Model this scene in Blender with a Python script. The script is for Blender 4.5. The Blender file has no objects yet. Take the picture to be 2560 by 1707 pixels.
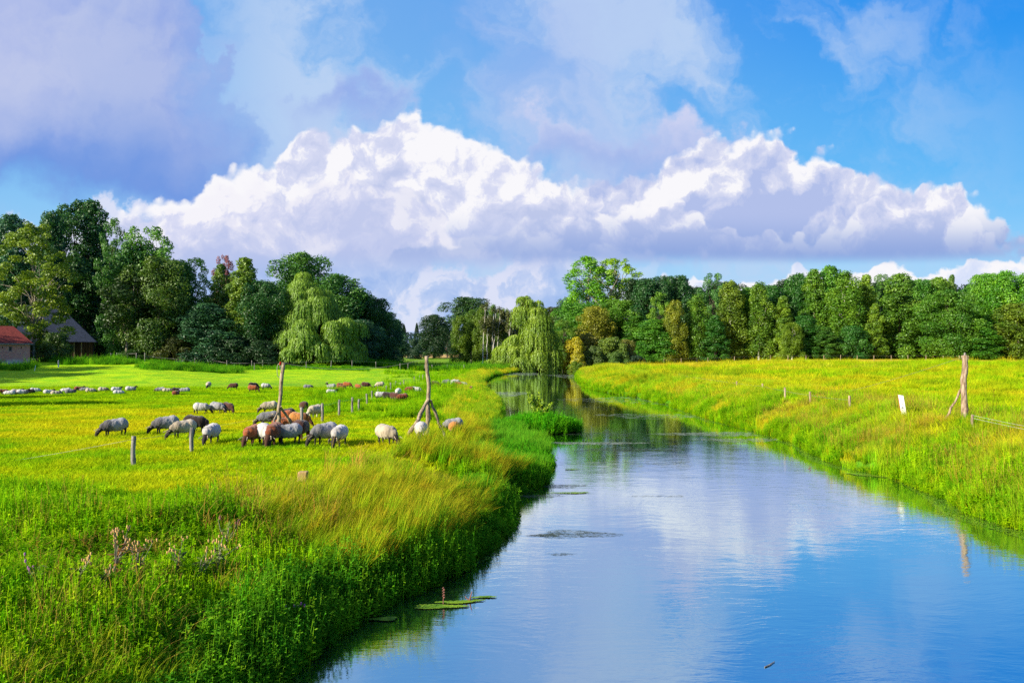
import bpy, bmesh, math, random
import numpy as np
from mathutils import Vector, Matrix, Euler

random.seed(7)
RNG = np.random.default_rng(7)
SC = bpy.context.scene
COL = SC.collection
FPX, HY, CX, CZ = 1991.1, 880.0, 1280.0, 4.3     # focal length in photo pixels, horizon row, centre column, eye height over the water

# ------------------------------------------------------------------ camera
cam_d = bpy.data.cameras.new('camera')
cam_d.sensor_width = 36.0
cam_d.lens = 28.0
cam_d.shift_y = (HY - 853.5) / 2560.0
cam_d.clip_start = 0.1
cam_d.clip_end = 12000.0
cam = bpy.data.objects.new('camera', cam_d)
cam.location = (0, 0, CZ)
cam.rotation_euler = (math.radians(90), 0, 0)
COL.objects.link(cam)
SC.camera = cam

# ------------------------------------------------------------------ exposure, sun
SC.view_settings.view_transform = 'Standard'
SC.view_settings.look = 'None'
SC.view_settings.gamma = 1.0
EXPO = 0.95
SC.view_settings.exposure = EXPO
SC.cycles.max_bounces = 8
SC.cycles.diffuse_bounces = 2
SC.cycles.glossy_bounces = 3
SC.cycles.transmission_bounces = 3
SC.cycles.transparent_max_bounces = 6
SC.cycles.caustics_reflective = False
SC.cycles.caustics_refractive = False
SC.cycles.sample_clamp_indirect = 3.0
SC.cycles.use_denoising = False

SUN_EL = math.radians(25)
SUN_TO = Vector((-math.cos(SUN_EL) * math.cos(math.radians(33)), -math.cos(SUN_EL) * math.sin(math.radians(33)), math.sin(SUN_EL)))
sun_d = bpy.data.lights.new('sun', 'SUN')
sun_d.energy = 5.0
sun_d.angle = math.radians(0.5)
sun_d.color = (1.0, 0.90, 0.72)
sun = bpy.data.objects.new('sun', sun_d)
sun.rotation_euler = SUN_TO.to_track_quat('Z', 'Y').to_euler()
sun.location = (-60, -20, 60)
COL.objects.link(sun)

# ------------------------------------------------------------------ node helpers
class NT:
    """small helper around a node tree"""
    def __init__(self, tree):
        self.t = tree
        self.flat = False
    def n(self, typ, **kw):
        nd = self.t.nodes.new(typ)
        for k, v in kw.items():
            setattr(nd, k, v)
        return nd
    def put(self, sock, v):
        if isinstance(v, bpy.types.NodeSocket):
            self.t.links.new(v, sock)
        elif v is not None:
            if hasattr(sock.default_value, '__len__') and not hasattr(v, '__len__'):
                v = [v] * len(sock.default_value)
            if hasattr(sock.default_value, '__len__') and len(sock.default_value) == 4 and len(v) == 3:
                v = (*v, 1.0)
            sock.default_value = v
    def m(self, op, a, b=None, c=None, clamp=False):
        nd = self.n('ShaderNodeMath', operation=op)
        nd.use_clamp = clamp
        self.put(nd.inputs[0], a)
        if b is not None: self.put(nd.inputs[1], b)
        if c is not None: self.put(nd.inputs[2], c)
        return nd.outputs[0]
    def vm(self, op, a, b=None):
        nd = self.n('ShaderNodeVectorMath', operation=op)
        self.put(nd.inputs[0], a)
        if b is not None: self.put(nd.inputs[1], b)
        return nd.outputs[1] if op in ('LENGTH', 'DOT_PRODUCT', 'DISTANCE') else nd.outputs[0]
    def sep(self, v):
        nd = self.n('ShaderNodeSeparateXYZ'); self.put(nd.inputs[0], v); return nd.outputs
    def comb(self, x=0.0, y=0.0, z=0.0):
        nd = self.n('ShaderNodeCombineXYZ')
        for i, q in enumerate((x, y, z)): self.put(nd.inputs[i], q)
        return nd.outputs[0]
    def noise(self, vec, scale=5.0, detail=4.0, rough=0.5, lac=2.0, dist=0.0, color=False, w=None):
        nd = self.n('ShaderNodeTexNoise')
        if self.flat:
            nd.noise_dimensions = '2D'
        if w is not None:
            vec = self.vm('ADD', vec, (w * 7.13, w * 3.71, w * 5.37))
        self.put(nd.inputs['Vector'], vec)
        self.put(nd.inputs['Scale'], scale)
        nd.inputs['Detail'].default_value = detail
        nd.inputs['Roughness'].default_value = rough
        nd.inputs['Lacunarity'].default_value = lac
        nd.inputs['Distortion'].default_value = dist
        return nd.outputs[1] if color else nd.outputs[0]
    def voro(self, vec, scale=5.0, feature='F1', smooth=0.5, out=0, rnd=1.0):
        nd = self.n('ShaderNodeTexVoronoi', feature=feature)
        if self.flat: nd.voronoi_dimensions = '2D'
        self.put(nd.inputs['Vector'], vec)
        nd.inputs['Scale'].default_value = scale
        nd.inputs['Randomness'].default_value = rnd
        if feature == 'SMOOTH_F1': nd.inputs['Smoothness'].default_value = smooth
        return nd.outputs[out]
    def ss(self, v, lo, hi, tlo=0.0, thi=1.0):
        nd = self.n('ShaderNodeMapRange', interpolation_type='SMOOTHSTEP')
        self.put(nd.inputs[0], v); self.put(nd.inputs[1], lo); self.put(nd.inputs[2], hi)
        self.put(nd.inputs[3], tlo); self.put(nd.inputs[4], thi)
        return nd.outputs[0]
    def lin(self, v, lo, hi, tlo=0.0, thi=1.0):
        nd = self.n('ShaderNodeMapRange')
        self.put(nd.inputs[0], v); self.put(nd.inputs[1], lo); self.put(nd.inputs[2], hi)
        self.put(nd.inputs[3], tlo); self.put(nd.inputs[4], thi)
        return nd.outputs[0]
    def mix(self, f, a, b, typ='MIX'):
        nd = self.n('ShaderNodeMix', data_type='RGBA', blend_type=typ)
        nd.clamp_factor = True
        self.put(nd.inputs[0], f); self.put(nd.inputs[6], a); self.put(nd.inputs[7], b)
        return nd.outputs[2]
    def ramp(self, f, stops, interp='LINEAR'):
        nd = self.n('ShaderNodeValToRGB')
        cr = nd.color_ramp; cr.interpolation = interp
        while len(cr.elements) < len(stops): cr.elements.new(0.5)
        for e, (p, c) in zip(cr.elements, stops):
            e.position = p; e.color = (*c[:3], 1.0)
        self.put(nd.inputs[0], f)
        return nd.outputs[0]
    def curve(self, x, pts):
        nd = self.n('ShaderNodeFloatCurve')
        cv = nd.mapping.curves[0]
        nd.mapping.use_clip = False
        while len(cv.points) < len(pts): cv.points.new(0.5, 0.5)
        for p, (a, b) in zip(cv.points, pts):
            p.location = (a, b); p.handle_type = 'AUTO'
        nd.mapping.update()
        self.put(nd.inputs['Value'], x)
        return nd.outputs[0]

def lin3(r, g, b):
    """8 bit sRGB to linear"""
    f = lambda c: (c / 255 / 12.92) if c / 255 <= 0.04045 else ((c / 255 + 0.055) / 1.055) ** 2.4
    return (f(r), f(g), f(b))
# ------------------------------------------------------------------ sky with clouds (world)
world = bpy.data.worlds.new('World')
SC.world = world
world.use_nodes = True
wt = world.node_tree
wt.nodes.clear()
S = NT(wt)
S.flat = True
BG = 0.1
KS = 1.0 / (BG * 2 ** EXPO)                      # cloud colours below are display values
sky = S.n('ShaderNodeTexSky', sky_type='NISHITA')
sky.sun_disc = False
sky.sun_elevation = SUN_EL
sky.sun_rotation = math.atan2(SUN_TO.x, SUN_TO.y)
sky.altitude = 20
sky.air_density = 1.0
sky.dust_density = 0.6
sky.ozone_density = 1.6
d = S.n('ShaderNodeTexCoord').outputs['Generated']
dx, dy, dz = S.sep(d)
ay = S.m('MAXIMUM', S.m('ABSOLUTE', dy), 0.12)
K = FPX / 1000.0
A0 = S.m('ADD', S.m('MULTIPLY', S.m('DIVIDE', dx, ay), K), 1.28)     # 0..2.56 across the view
B0 = S.m('MULTIPLY', S.m('DIVIDE', S.m('MAXIMUM', dz, 0.0), ay), K)   # height over the horizon
P0 = S.comb(A0, B0, 0.0)

# air: deep azure up right, paler towards the horizon and the sun side
def put_air():
    t = S.ss(B0, 0.0, 0.95)
    right = S.ss(A0, 0.7, 2.5)
    lo = lin3(168, 218, 250); hi_l = lin3(112, 172, 238); hi_r = lin3(18, 142, 239); mid = lin3(128, 192, 244)
    hi = S.mix(right, hi_l, hi_r)
    md = S.mix(right, mid, lin3(92, 184, 246))
    c = S.mix(S.ss(B0, 0.05, 0.5), lo, md)
    c = S.mix(S.ss(B0, 0.35, 0.95), c, hi)
    c = S.mix(S.ss(B0, 1.0, 2.4), c, lin3(20, 90, 190))
    return c
air = put_air()
# only a faint share of the physical sky goes under the painted gradient
nish = S.vm('SCALE', sky.outputs[0]); nish.node.inputs[3].default_value = BG * 2 ** EXPO
base = S.mix(0.96, nish, air)

warpN = S.noise(P0, 5.0, 7.0, 0.55, color=True)
warpB = S.noise(P0, 16.0, 5.0, 0.6, color=True, w=3.1)
wv = S.vm('SUBTRACT', warpN, (0.5, 0.5, 0.5))
wv2 = S.vm('SUBTRACT', warpB, (0.5, 0.5, 0.5))
def warped(k1, k2):
    a = S.vm('SCALE', wv); a.node.inputs[3].default_value = k1
    b = S.vm('SCALE', wv2); b.node.inputs[3].default_value = k2
    return S.vm('ADD', S.vm('ADD', P0, a), b)
Pc = warped(0.13, 0.030)        # cumulus edges
Ps = warped(0.34, 0.05)         # soft clouds
puff = S.voro(warped(0.06, 0.03), 13.0, 'SMOOTH_F1', 0.35)            # cauliflower bumps
puff2 = S.voro(warped(0.05, 0.02), 30.0, 'SMOOTH_F1', 0.35)
bump = S.m('ADD', S.m('MULTIPLY', S.m('SUBTRACT', 0.42, puff), 0.058), S.m('MULTIPLY', S.m('SUBTRACT', 0.42, puff2), 0.035))
ac, bc, _ = S.sep(Pc)
as_, bs, _ = S.sep(Ps)
# relief: the same billow field sampled a little towards the sun (up left)
def field(v):
    a = S.noise(v, 5.2, 8.0, 0.60, w=1.7)
    b = S.voro(v, 9.0, 'SMOOTH_F1', 0.6)
    return S.m('SUBTRACT', a, S.m('MULTIPLY', b, 0.35))
Pr = warped(0.12, 0.03)
relief = S.m('SUBTRACT', field(Pr), field(S.vm('ADD', Pr, (-0.016, 0.030, 0.0))))
relief = S.m('MULTIPLY', relief, 2.7)
soft = S.noise(Ps, 2.4, 5.0, 0.5, w=6.0)

WHITE = lin3(249, 248, 252); LIGHT = lin3(216, 220, 243); MID = lin3(182, 193, 231); GREY = lin3(160, 178, 224); DARK = lin3(128, 160, 220)
def CV(pts):
    return [((x / 1000.0 + 0.64) / 3.84, (HY - y) / 1000.0) for x, y in pts]
def xin(a):
    return S.m('DIVIDE', S.m('ADD', a, 0.64), 3.84, clamp=True)
def layer(col, top, base_y, edge=0.012, depth=0.22, basesoft=0.03, dens=1.0, cols=(WHITE, LIGHT, MID, DARK), soft_edges=False, rel=1.0, bmp=1.0, xr=None, baseh=0.12):
    a, b = (as_, bs) if soft_edges else (ac, bc)
    if not soft_edges:
        b = S.m('SUBTRACT', b, S.m('MULTIPLY', bump, bmp))
    h = S.m('SUBTRACT', S.curve(xin(a), CV(top)), b)
    mk = S.ss(h, 0.0, edge)
    hb = S.m('SUBTRACT', B0 if not soft_edges else S.m('MULTIPLY', S.m('ADD', B0, bs), 0.5), S.curve(xin(A0), CV(base_y)))
    mk = S.m('MULTIPLY', mk, S.ss(hb, -basesoft, basesoft))
    if dens < 1: mk = S.m('MULTIPLY', mk, dens)
    if xr:
        mk = S.m('MULTIPLY', mk, S.m('MULTIPLY', S.ss(as_, xr[0] / 1000, xr[1] / 1000), S.ss(as_, xr[3] / 1000, xr[2] / 1000)))
    t = S.m('DIVIDE', h, depth)
    t = S.m('SUBTRACT', t, S.m('MULTIPLY', relief, rel))
    t = S.m('ADD', t, S.m('MULTIPLY', S.m('SUBTRACT', soft, 0.5), 1.7))
    t = S.m('MAXIMUM', t, 0.0); c = S.ramp(t, [(0.0, cols[0]), (0.02, cols[0]), (0.24, cols[1]), (0.72, cols[2])])
    c = S.mix(S.m('MULTIPLY', S.ss(hb, baseh, 0.0), 0.85), c, cols[3])
    return S.mix(mk, col, c)

C = base
# high thin veil
veil = S.noise(S.comb(S.m('MULTIPLY', as_, 0.8), S.m('ADD', bs, S.m('MULTIPLY', as_, 0.25)), 0.0), 3.0, 6.0, 0.55, w=2.0)
veil_m = S.m('MULTIPLY', S.ss(veil, 0.34, 0.66), S.m('MULTIPLY', S.ss(A0, 2.8, 1.7), S.ss(A0, 0.3, 0.8)))
C = S.mix(S.m('MULTIPLY', veil_m, 0.9), C, lin3(190, 212, 243))
veil2 = S.m('MULTIPLY', S.ss(S.noise(Ps, 1.7, 5.0, 0.5, w=9.0), 0.42, 0.7), S.ss(A0, 2.1, 1.3))
C = S.mix(S.m('MULTIPLY', veil2, 0.5), C, lin3(170, 190, 238))
# big soft lavender cloud, upper left
C = layer(C, [(-640, -300), (380, -250), (520, -60), (560, 120), (600, 250), (660, 420), (720, 520), (2900, 600)],
          [(-640, 470), (0, 440), (300, 480), (520, 520), (640, 500), (2900, 300)], edge=0.10, depth=0.80, basesoft=0.05, soft_edges=True, rel=0.35, dens=0.97,
          cols=(lin3(136, 164, 230), lin3(148, 170, 230), lin3(176, 190, 232), lin3(92, 142, 224)), xr=(-900, -700, 420, 720), baseh=0.30)
left_glow = S.m('MULTIPLY', S.ss(S.m('ADD', as_, S.m('MULTIPLY', bs, -0.10)), 0.30, -0.15), S.ss(bs, 0.42, 0.66))
C = S.mix(S.m('MULTIPLY', left_glow, 0.42), C, lin3(212, 215, 238))
# small dusky scraps in the middle
C = layer(C, [(-640, 600), (600, 600), (760, 230), (860, 180), (960, 190), (1040, 250), (1200, 500), (2900, 600)], [(-640, 290), (2900, 275)], edge=0.09, depth=0.5, basesoft=0.05,
          soft_edges=True, rel=0.1, dens=0.75, cols=(lin3(150, 172, 234),) * 3 + (lin3(138, 164, 232),), xr=(640, 800, 980, 1150))
# low banks behind everything
C = layer(C, [(-640, 600), (0, 545), (120, 500), (330, 470), (420, 500), (700, 590), (1100, 640), (1500, 650), (2900, 660)], [(-640, 960), (2900, 960)], edge=0.03, depth=0.35, basesoft=0.05,
          cols=(lin3(222, 226, 247), lin3(190, 206, 242), lin3(160, 186, 236), lin3(186, 208, 245)), soft_edges=True, dens=.92, xr=(-900, -700, 1350, 1750))
C = layer(C, [(-640, 640), (1500, 690), (1700, 705), (1800, 685), (1880, 700), (1930, 690), (1960, 658), (2020, 645), (2090, 655), (2150, 690), (2230, 655), (2290, 668), (2340, 640), (2440, 628), (2560, 632), (2900, 600)],
          [(-640, 960), (2900, 960)], edge=0.014, depth=0.16, xr=(1500, 1650, 4000, 4500), cols=(WHITE, lin3(230, 236, 252), lin3(205, 218, 248), lin3(190, 210, 248)), rel=0.7, bmp=0.7)
# pinkish soft cloud in the gap over the right bank of cumulus
C = layer(C, [(-640, 600), (1180, 420), (1300, 320), (1450, 300), (1600, 290), (1760, 300), (1860, 330), (1950, 420), (2900, 600)], [(-640, 420), (2900, 420)], edge=0.06, depth=0.3, basesoft=0.06,
          soft_edges=True, rel=0.35, cols=(lin3(206, 212, 242), lin3(190, 204, 241), lin3(166, 188, 237), lin3(160, 182, 234)), xr=(1150, 1330, 1850, 2000))
# the long cumulus bank, right half then left half, then the near lower billows
C = layer(C, [(-640, 700), (1180, 520), (1300, 470), (1420, 440), (1560, 405), (1700, 385), (1760, 345), (1840, 335), (1900, 318), (1980, 325), (2020, 380), (2060, 372), (2110, 400), (2170, 440), (2230, 430), (2290, 470), (2330, 445), (2390, 450), (2430, 490), (2500, 530), (2560, 600), (2900, 700)],
          [(-640, 640), (1500, 640), (2300, 642), (2560, 620), (2900, 600)], edge=0.030, depth=0.24, basesoft=0.022, cols=(WHITE, LIGHT, lin3(178, 192, 234), DARK))
C = layer(C, [(-640, 640), (250, 560), (340, 520), (430, 490), (520, 440), (600, 400), (690, 370), (725, 318), (780, 312), (860, 326), (900, 296), (960, 292), (1010, 262), (1060, 290), (1100, 315), (1150, 318), (1200, 350), (1300, 390), (1400, 460), (1500, 560), (1700, 640), (2900, 700)],
          [(-640, 690), (600, 668), (900, 645), (1600, 640), (2900, 640)], edge=0.032, depth=0.30, basesoft=0.045, cols=(WHITE, lin3(216, 220, 244), lin3(190, 200, 234), lin3(168, 186, 232)))
C = layer(C, [(-640, 760), (330, 680), (400, 560), (470, 500), (540, 462), (620, 440), (690, 462), (760, 436), (850, 425), (930, 440), (1000, 480), (1080, 500), (1150, 560), (1250, 620), (2900, 760)],
          [(-640, 668), (2900, 645)], edge=0.035, depth=0.20, basesoft=0.06, dens=0.72, rel=1.2, cols=(lin3(244, 242, 250), lin3(220, 222, 245), lin3(196, 204, 238), lin3(190, 202, 238)), baseh=.04)
C = layer(C, [(-640, 760), (300, 700), (420, 640), (520, 585), (600, 545), (700, 560), (800, 540), (880, 570), (960, 600), (1060, 560), (1150, 545), (1230, 590), (1350, 650), (2900, 760)],
          [(-640, 676), (2900, 650)], edge=0.05, depth=0.16, basesoft=0.03, dens=0.55, rel=1.0, cols=(lin3(240, 238, 248), lin3(214, 218, 243), lin3(184, 196, 236), lin3(180, 196, 236)), baseh=.04)
C = layer(C, [(-640, 700), (1250, 640), (1320, 560), (1390, 520), (1430, 470), (1500, 470), (1530, 540), (1600, 470), (1650, 445), (1700, 470), (1800, 560), (1900, 580), (2100, 560), (2200, 500), (2320, 470), (2400, 500), (2480, 580), (2900, 700)],
          [(-640, 640), (1300, 640), (2300, 642), (2900, 640)], edge=0.02, depth=0.18, basesoft=0.022, dens=0.9, rel=1.2, cols=(WHITE, lin3(224, 226, 246), lin3(192, 202, 236), lin3(136, 164, 222)))
C = layer(C, [(-640, 760), (700, 720), (960, 640), (1080, 590), (1200, 560), (1300, 570), (1400, 600), (1700, 640), (2900, 700)],
          [(-640, 645), (2900, 645)], edge=0.03, depth=0.2, basesoft=0.03, dens=0.8, cols=(lin3(236, 236, 248), LIGHT, MID, lin3(150, 174, 226)))
cl = S.vm('SCALE', C); cl.node.inputs[3].default_value = KS
bgn = S.n('ShaderNodeBackground'); S.put(bgn.inputs[0], cl); bgn.inputs[1].default_value = BG
wo = S.n('ShaderNodeOutputWorld'); wt.links.new(bgn.outputs[0], wo.inputs[0])
world.cycles.sampling_method = 'MANUAL'
world.cycles.sample_map_resolution = 512
# ------------------------------------------------------------------ tags and mesh helpers
def tag(o, label=None, cat=None, group=None, kind=None, color=None):
    if label: o['label'] = label
    if cat: o['category'] = cat
    if group: o['group'] = group
    if kind: o['kind'] = kind
    if color: o.color = (*color, 1.0)
    return o

def empty(name, loc=(0, 0, 0), rz=0.0):
    o = bpy.data.objects.new(name, None)
    o.location = loc; o.rotation_euler = (0, 0, rz)
    o.empty_display_size = 0.2
    COL.objects.link(o)
    return o

def np_mesh(name, V, Fc, smooth=False):
    """V (n,3) floats, Fc (m,k) ints, all faces with the same number of corners"""
    V = np.asarray(V, np.float32); Fc = np.asarray(Fc, np.int32)
    me = bpy.data.meshes.new(name)
    m, k = Fc.shape
    me.vertices.add(len(V)); me.vertices.foreach_set('co', V.ravel())
    me.loops.add(m * k); me.loops.foreach_set('vertex_index', Fc.ravel())
    me.polygons.add(m)
    me.polygons.foreach_set('loop_start', np.arange(0, m * k, k, dtype=np.int32))
    me.polygons.foreach_set('loop_total', np.full(m, k, np.int32))
    me.polygons.foreach_set('use_smooth', np.full(m, bool(smooth)))
    me.update(calc_edges=True)
    return me

def link(name, me, mat=None, parent=None, loc=None):
    o = bpy.data.objects.new(name, me)
    if mat is not None and len(me.materials) == 0: me.materials.append(mat)
    if parent is not None: o.parent = parent
    if loc is not None: o.location = loc
    COL.objects.link(o)
    return o

def copy_tree(o, parent=None):
    c = o.copy(); COL.objects.link(c)
    if parent is not None: c.parent = parent
    for ch in [q for q in o.children]:
        copy_tree(ch, c)
    return c

# ------------------------------------------------------------------ lie of the land
YS_A = [(-60, 1.3), (0, 1.3), (27, 1.3), (36, 1.0), (48, .72), (62, .5), (95, .5), (130, 1.17), (150, 2.4), (175, 2.75), (250, 2.9), (600, 3.3), (1500, 3.7), (9000, 4.0)]
YS_B = [(-60, 1.3), (0, 1.3), (27, 1.3), (36, 1.0), (48, .72), (62, .5), (82, .5), (95, .75), (112, 1.7), (130, 2.66), (150, 2.85), (250, 3.1), (600, 3.3), (1500, 3.7), (9000, 4.0)]
YS_C = [(-60, 1.3), (0, 1.3), (27, 1.3), (36, 1.0), (48, .72), (62, .5), (95, .5), (150, .7), (190, .9), (225, 1.2), (300, 2.3), (350, 2.75), (450, 3.1), (600, 3.4), (1500, 3.7), (9000, 4.0)]
YS_D = [(-60, 1.55), (0, 1.55), (60, 1.5), (100, 1.7), (150, 2.1), (200, 2.6), (300, 3.0), (600, 3.3), (1500, 3.7), (9000, 4.0)]
def itp(pts, y):
    a = np.array(pts); return np.interp(y, a[:, 0], a[:, 1])

def shore(px):
    out = []
    for x, y in px:
        Y = CZ * FPX / (y - HY); out.append((Y, (x - CX) / FPX * Y))
    return sorted(out)
SH_L = shore([(590, 1760), (665, 1680), (775, 1595), (862, 1545), (945, 1495), (1040, 1462), (1120, 1424), (1225, 1339), (1250, 1295), (1253, 1245), (1280, 1232), (1335, 1212), (1358, 1170), (1363, 1154), (1362, 1127), (1330, 1103), (1290, 1086), (1252, 1060), (1247, 1045), (1252, 1020), (1243, 999), (1219, 981), (1204, 960), (1234, 940), (1308, 928), (1375, 925)])
SH_R = shore([(1500, 924), (1451, 928), (1442, 942), (1466, 969), (1517, 981), (1606, 995), (1680, 1014), (1755, 1041), (1800, 1054), (1897, 1080), (1994, 1109), (2075, 1151), (2139, 1173), (2252, 1199), (2349, 1235), (2400, 1256), (2446, 1290), (2560, 1322), (2900, 1440)])
SH_L = [(-60, -22.0), (-10, -8.0), (4, -3.6)] + SH_L + [(200, 11.0), (215, 16.0)]
SH_R = [(-60, 14.0), (-10, 9.0), (4, 8.5)] + [p for p in SH_R if p[0] < 196] + [(205, 23.0), (215, 17.0)]
SHL = np.array(sorted(SH_L)); SHR = np.array(sorted(SH_R))
def shore_x(y):
    return np.interp(y, SHL[:, 0], SHL[:, 1]), np.interp(y, SHR[:, 0], SHR[:, 1])

ISL = (1.62, 43.9, 1.85, 2.0)      # island: centre x, y, half width, half depth
def s_hash(x, y, f, ph):
    return np.sin(x * f + ph) * np.cos(y * f * 1.13 + ph * 2.1)

def ground_z(x, y):
    x = np.asarray(x, float); y = np.asarray(y, float)
    u = x / np.maximum(y, 6.0)
    a, b, c, dd = itp(YS_A, y), itp(YS_B, y), itp(YS_C, y), itp(YS_D, y)
    def sm(v, lo, hi):
        t = np.clip((v - lo) / (hi - lo), 0, 1); return t * t * (3 - 2 * t)
    z = a + (b - a) * sm(-u, 0.33, 0.47)
    z = z + (c - z) * sm(u, -0.24, -0.10)
    z = z + (dd - z) * sm(u, 0.03, 0.10)
    amp = np.clip(y / 60.0, 0.25, 1.0)
    z = z + amp * (0.055 * s_hash(x, y, 0.42, 1.0) + 0.04 * s_hash(x, y, 0.93, 2.3) + 0.02 * s_hash(x, y, 2.1, 0.4))
    xl, xr = shore_x(y)
    far = np.clip((y - 60) / 120, 0, 1)
    spit = np.clip((y - 24.5) / 3, 0, 1) * np.clip((47 - y) / 4, 0, 1) * (x < xr - 4)
    w = 3.9 + 1.0 * far + 1.6 * spit
    wob = 0.18 * s_hash(x, y, 1.9, 0.7) + 0.10 * s_hash(x, y, 4.1, 3.0)
    s = np.maximum(xl - x, x - xr) + wob
    s = np.where(y > 214, 50.0, s)
    s = np.maximum(s, (y - 206) * 1.0)
    k = np.clip(s / w, 0, 1); k = np.minimum(1.0, 0.16 * np.clip(s / .25, 0, 1) + 0.84 * k ** 0.9)
    fr = np.clip((y - 60) / 60, 0, 1); side = x > (xl + xr) / 2
    cap = np.maximum(0.95 + 0.035 * np.maximum(s, 0), 0) * fr + (1 - fr) * 9
    z = np.where(side & (y < 214), np.minimum(z, cap), z)
    zz = np.where(s > 0, z * np.where(spit > 0, k ** (1 + spit * .5), k), np.maximum(s * 0.45, -0.9))
    e = 1 - np.sqrt(((x - ISL[0]) / ISL[2]) ** 2 + ((y - ISL[1]) / ISL[3]) ** 2)
    zi = np.where(e > 0, 0.34 * np.sqrt(np.clip(e, 0, 1)), -0.9)
    return np.maximum(zz, zi)

def gz(x, y): return float(ground_z(np.array([x]), np.array([y]))[0])

def at(px, py, ylo=5.0, yhi=1200.0):
    """where the sight line through a photo pixel meets the land"""
    Y = np.geomspace(ylo, yhi, 4000); X = (px - CX) / FPX * Y
    zr = CZ - (py - HY) / FPX * Y
    g = ground_z(X, Y)
    i = np.argmax(zr <= g)
    if zr[i] > g[i]: i = len(Y) - 1
    return Vector((float(X[i]), float(Y[i]), float(g[i])))

def on(px, Y):
    """a point on the land in column px at distance Y"""
    X = (px - CX) / FPX * Y
    return Vector((X, Y, gz(X, Y)))

def build_ground():
    ys = [-55.0]
    while ys[-1] < 9000:
        y = ys[-1]
        ys.append(y + (max(0.16, 0.0115 * max(y, 0.0)) if y > 2 else 1.6))
    ys = np.array(ys)
    t = np.linspace(-1, 1, 560)
    u = np.sign(t) * (np.abs(t) ** 1.5)
    W = 16 + 1.35 * np.maximum(ys, 0)
    cx = 0.11 * np.maximum(ys, 0)
    X = cx[:, None] * 0 + u[None, :] * W[:, None] + np.clip(0.05 * ys, 0, 8)[:, None]
    Y = np.repeat(ys[:, None], len(t), 1)
    Z = ground_z(X, Y)
    V = np.stack([X, Y, Z], -1).reshape(-1, 3)
    nr, nc = X.shape
    i = np.arange(nr - 1)[:, None] * nc + np.arange(nc - 1)[None, :]
    Fc = np.stack([i, i + 1, i + nc + 1, i + nc], -1).reshape(-1, 4)
    return np_mesh('ground', V, Fc, smooth=True)

def new_mat(name):
    m = bpy.data.materials.new(name); m.use_nodes = True
    m.node_tree.nodes.clear()
    return m, NT(m.node_tree)

def finish(N, shader, disp=None):
    o = N.n('ShaderNodeOutputMaterial'); N.t.links.new(shader, o.inputs[0]); return o

def principled(N, col, rough=0.8, bump=None, spec=0.3, **kw):
    b = N.n('ShaderNodeBsdfPrincipled')
    N.put(b.inputs['Base Color'], col); N.put(b.inputs['Roughness'], rough)
    b.inputs['Specular IOR Level'].default_value = spec
    if bump is not None: N.t.links.new(bump, b.inputs['Normal'])
    for k, v in kw.items(): N.put(b.inputs[k], v)
    return b.outputs[0]

def bumpn(N, h, strength=0.3, dist=0.05):
    b = N.n('ShaderNodeBump'); N.put(b.inputs['Strength'], strength); N.put(b.inputs['Distance'], dist); N.put(b.inputs['Height'], h)
    return b.outputs[0]

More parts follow.
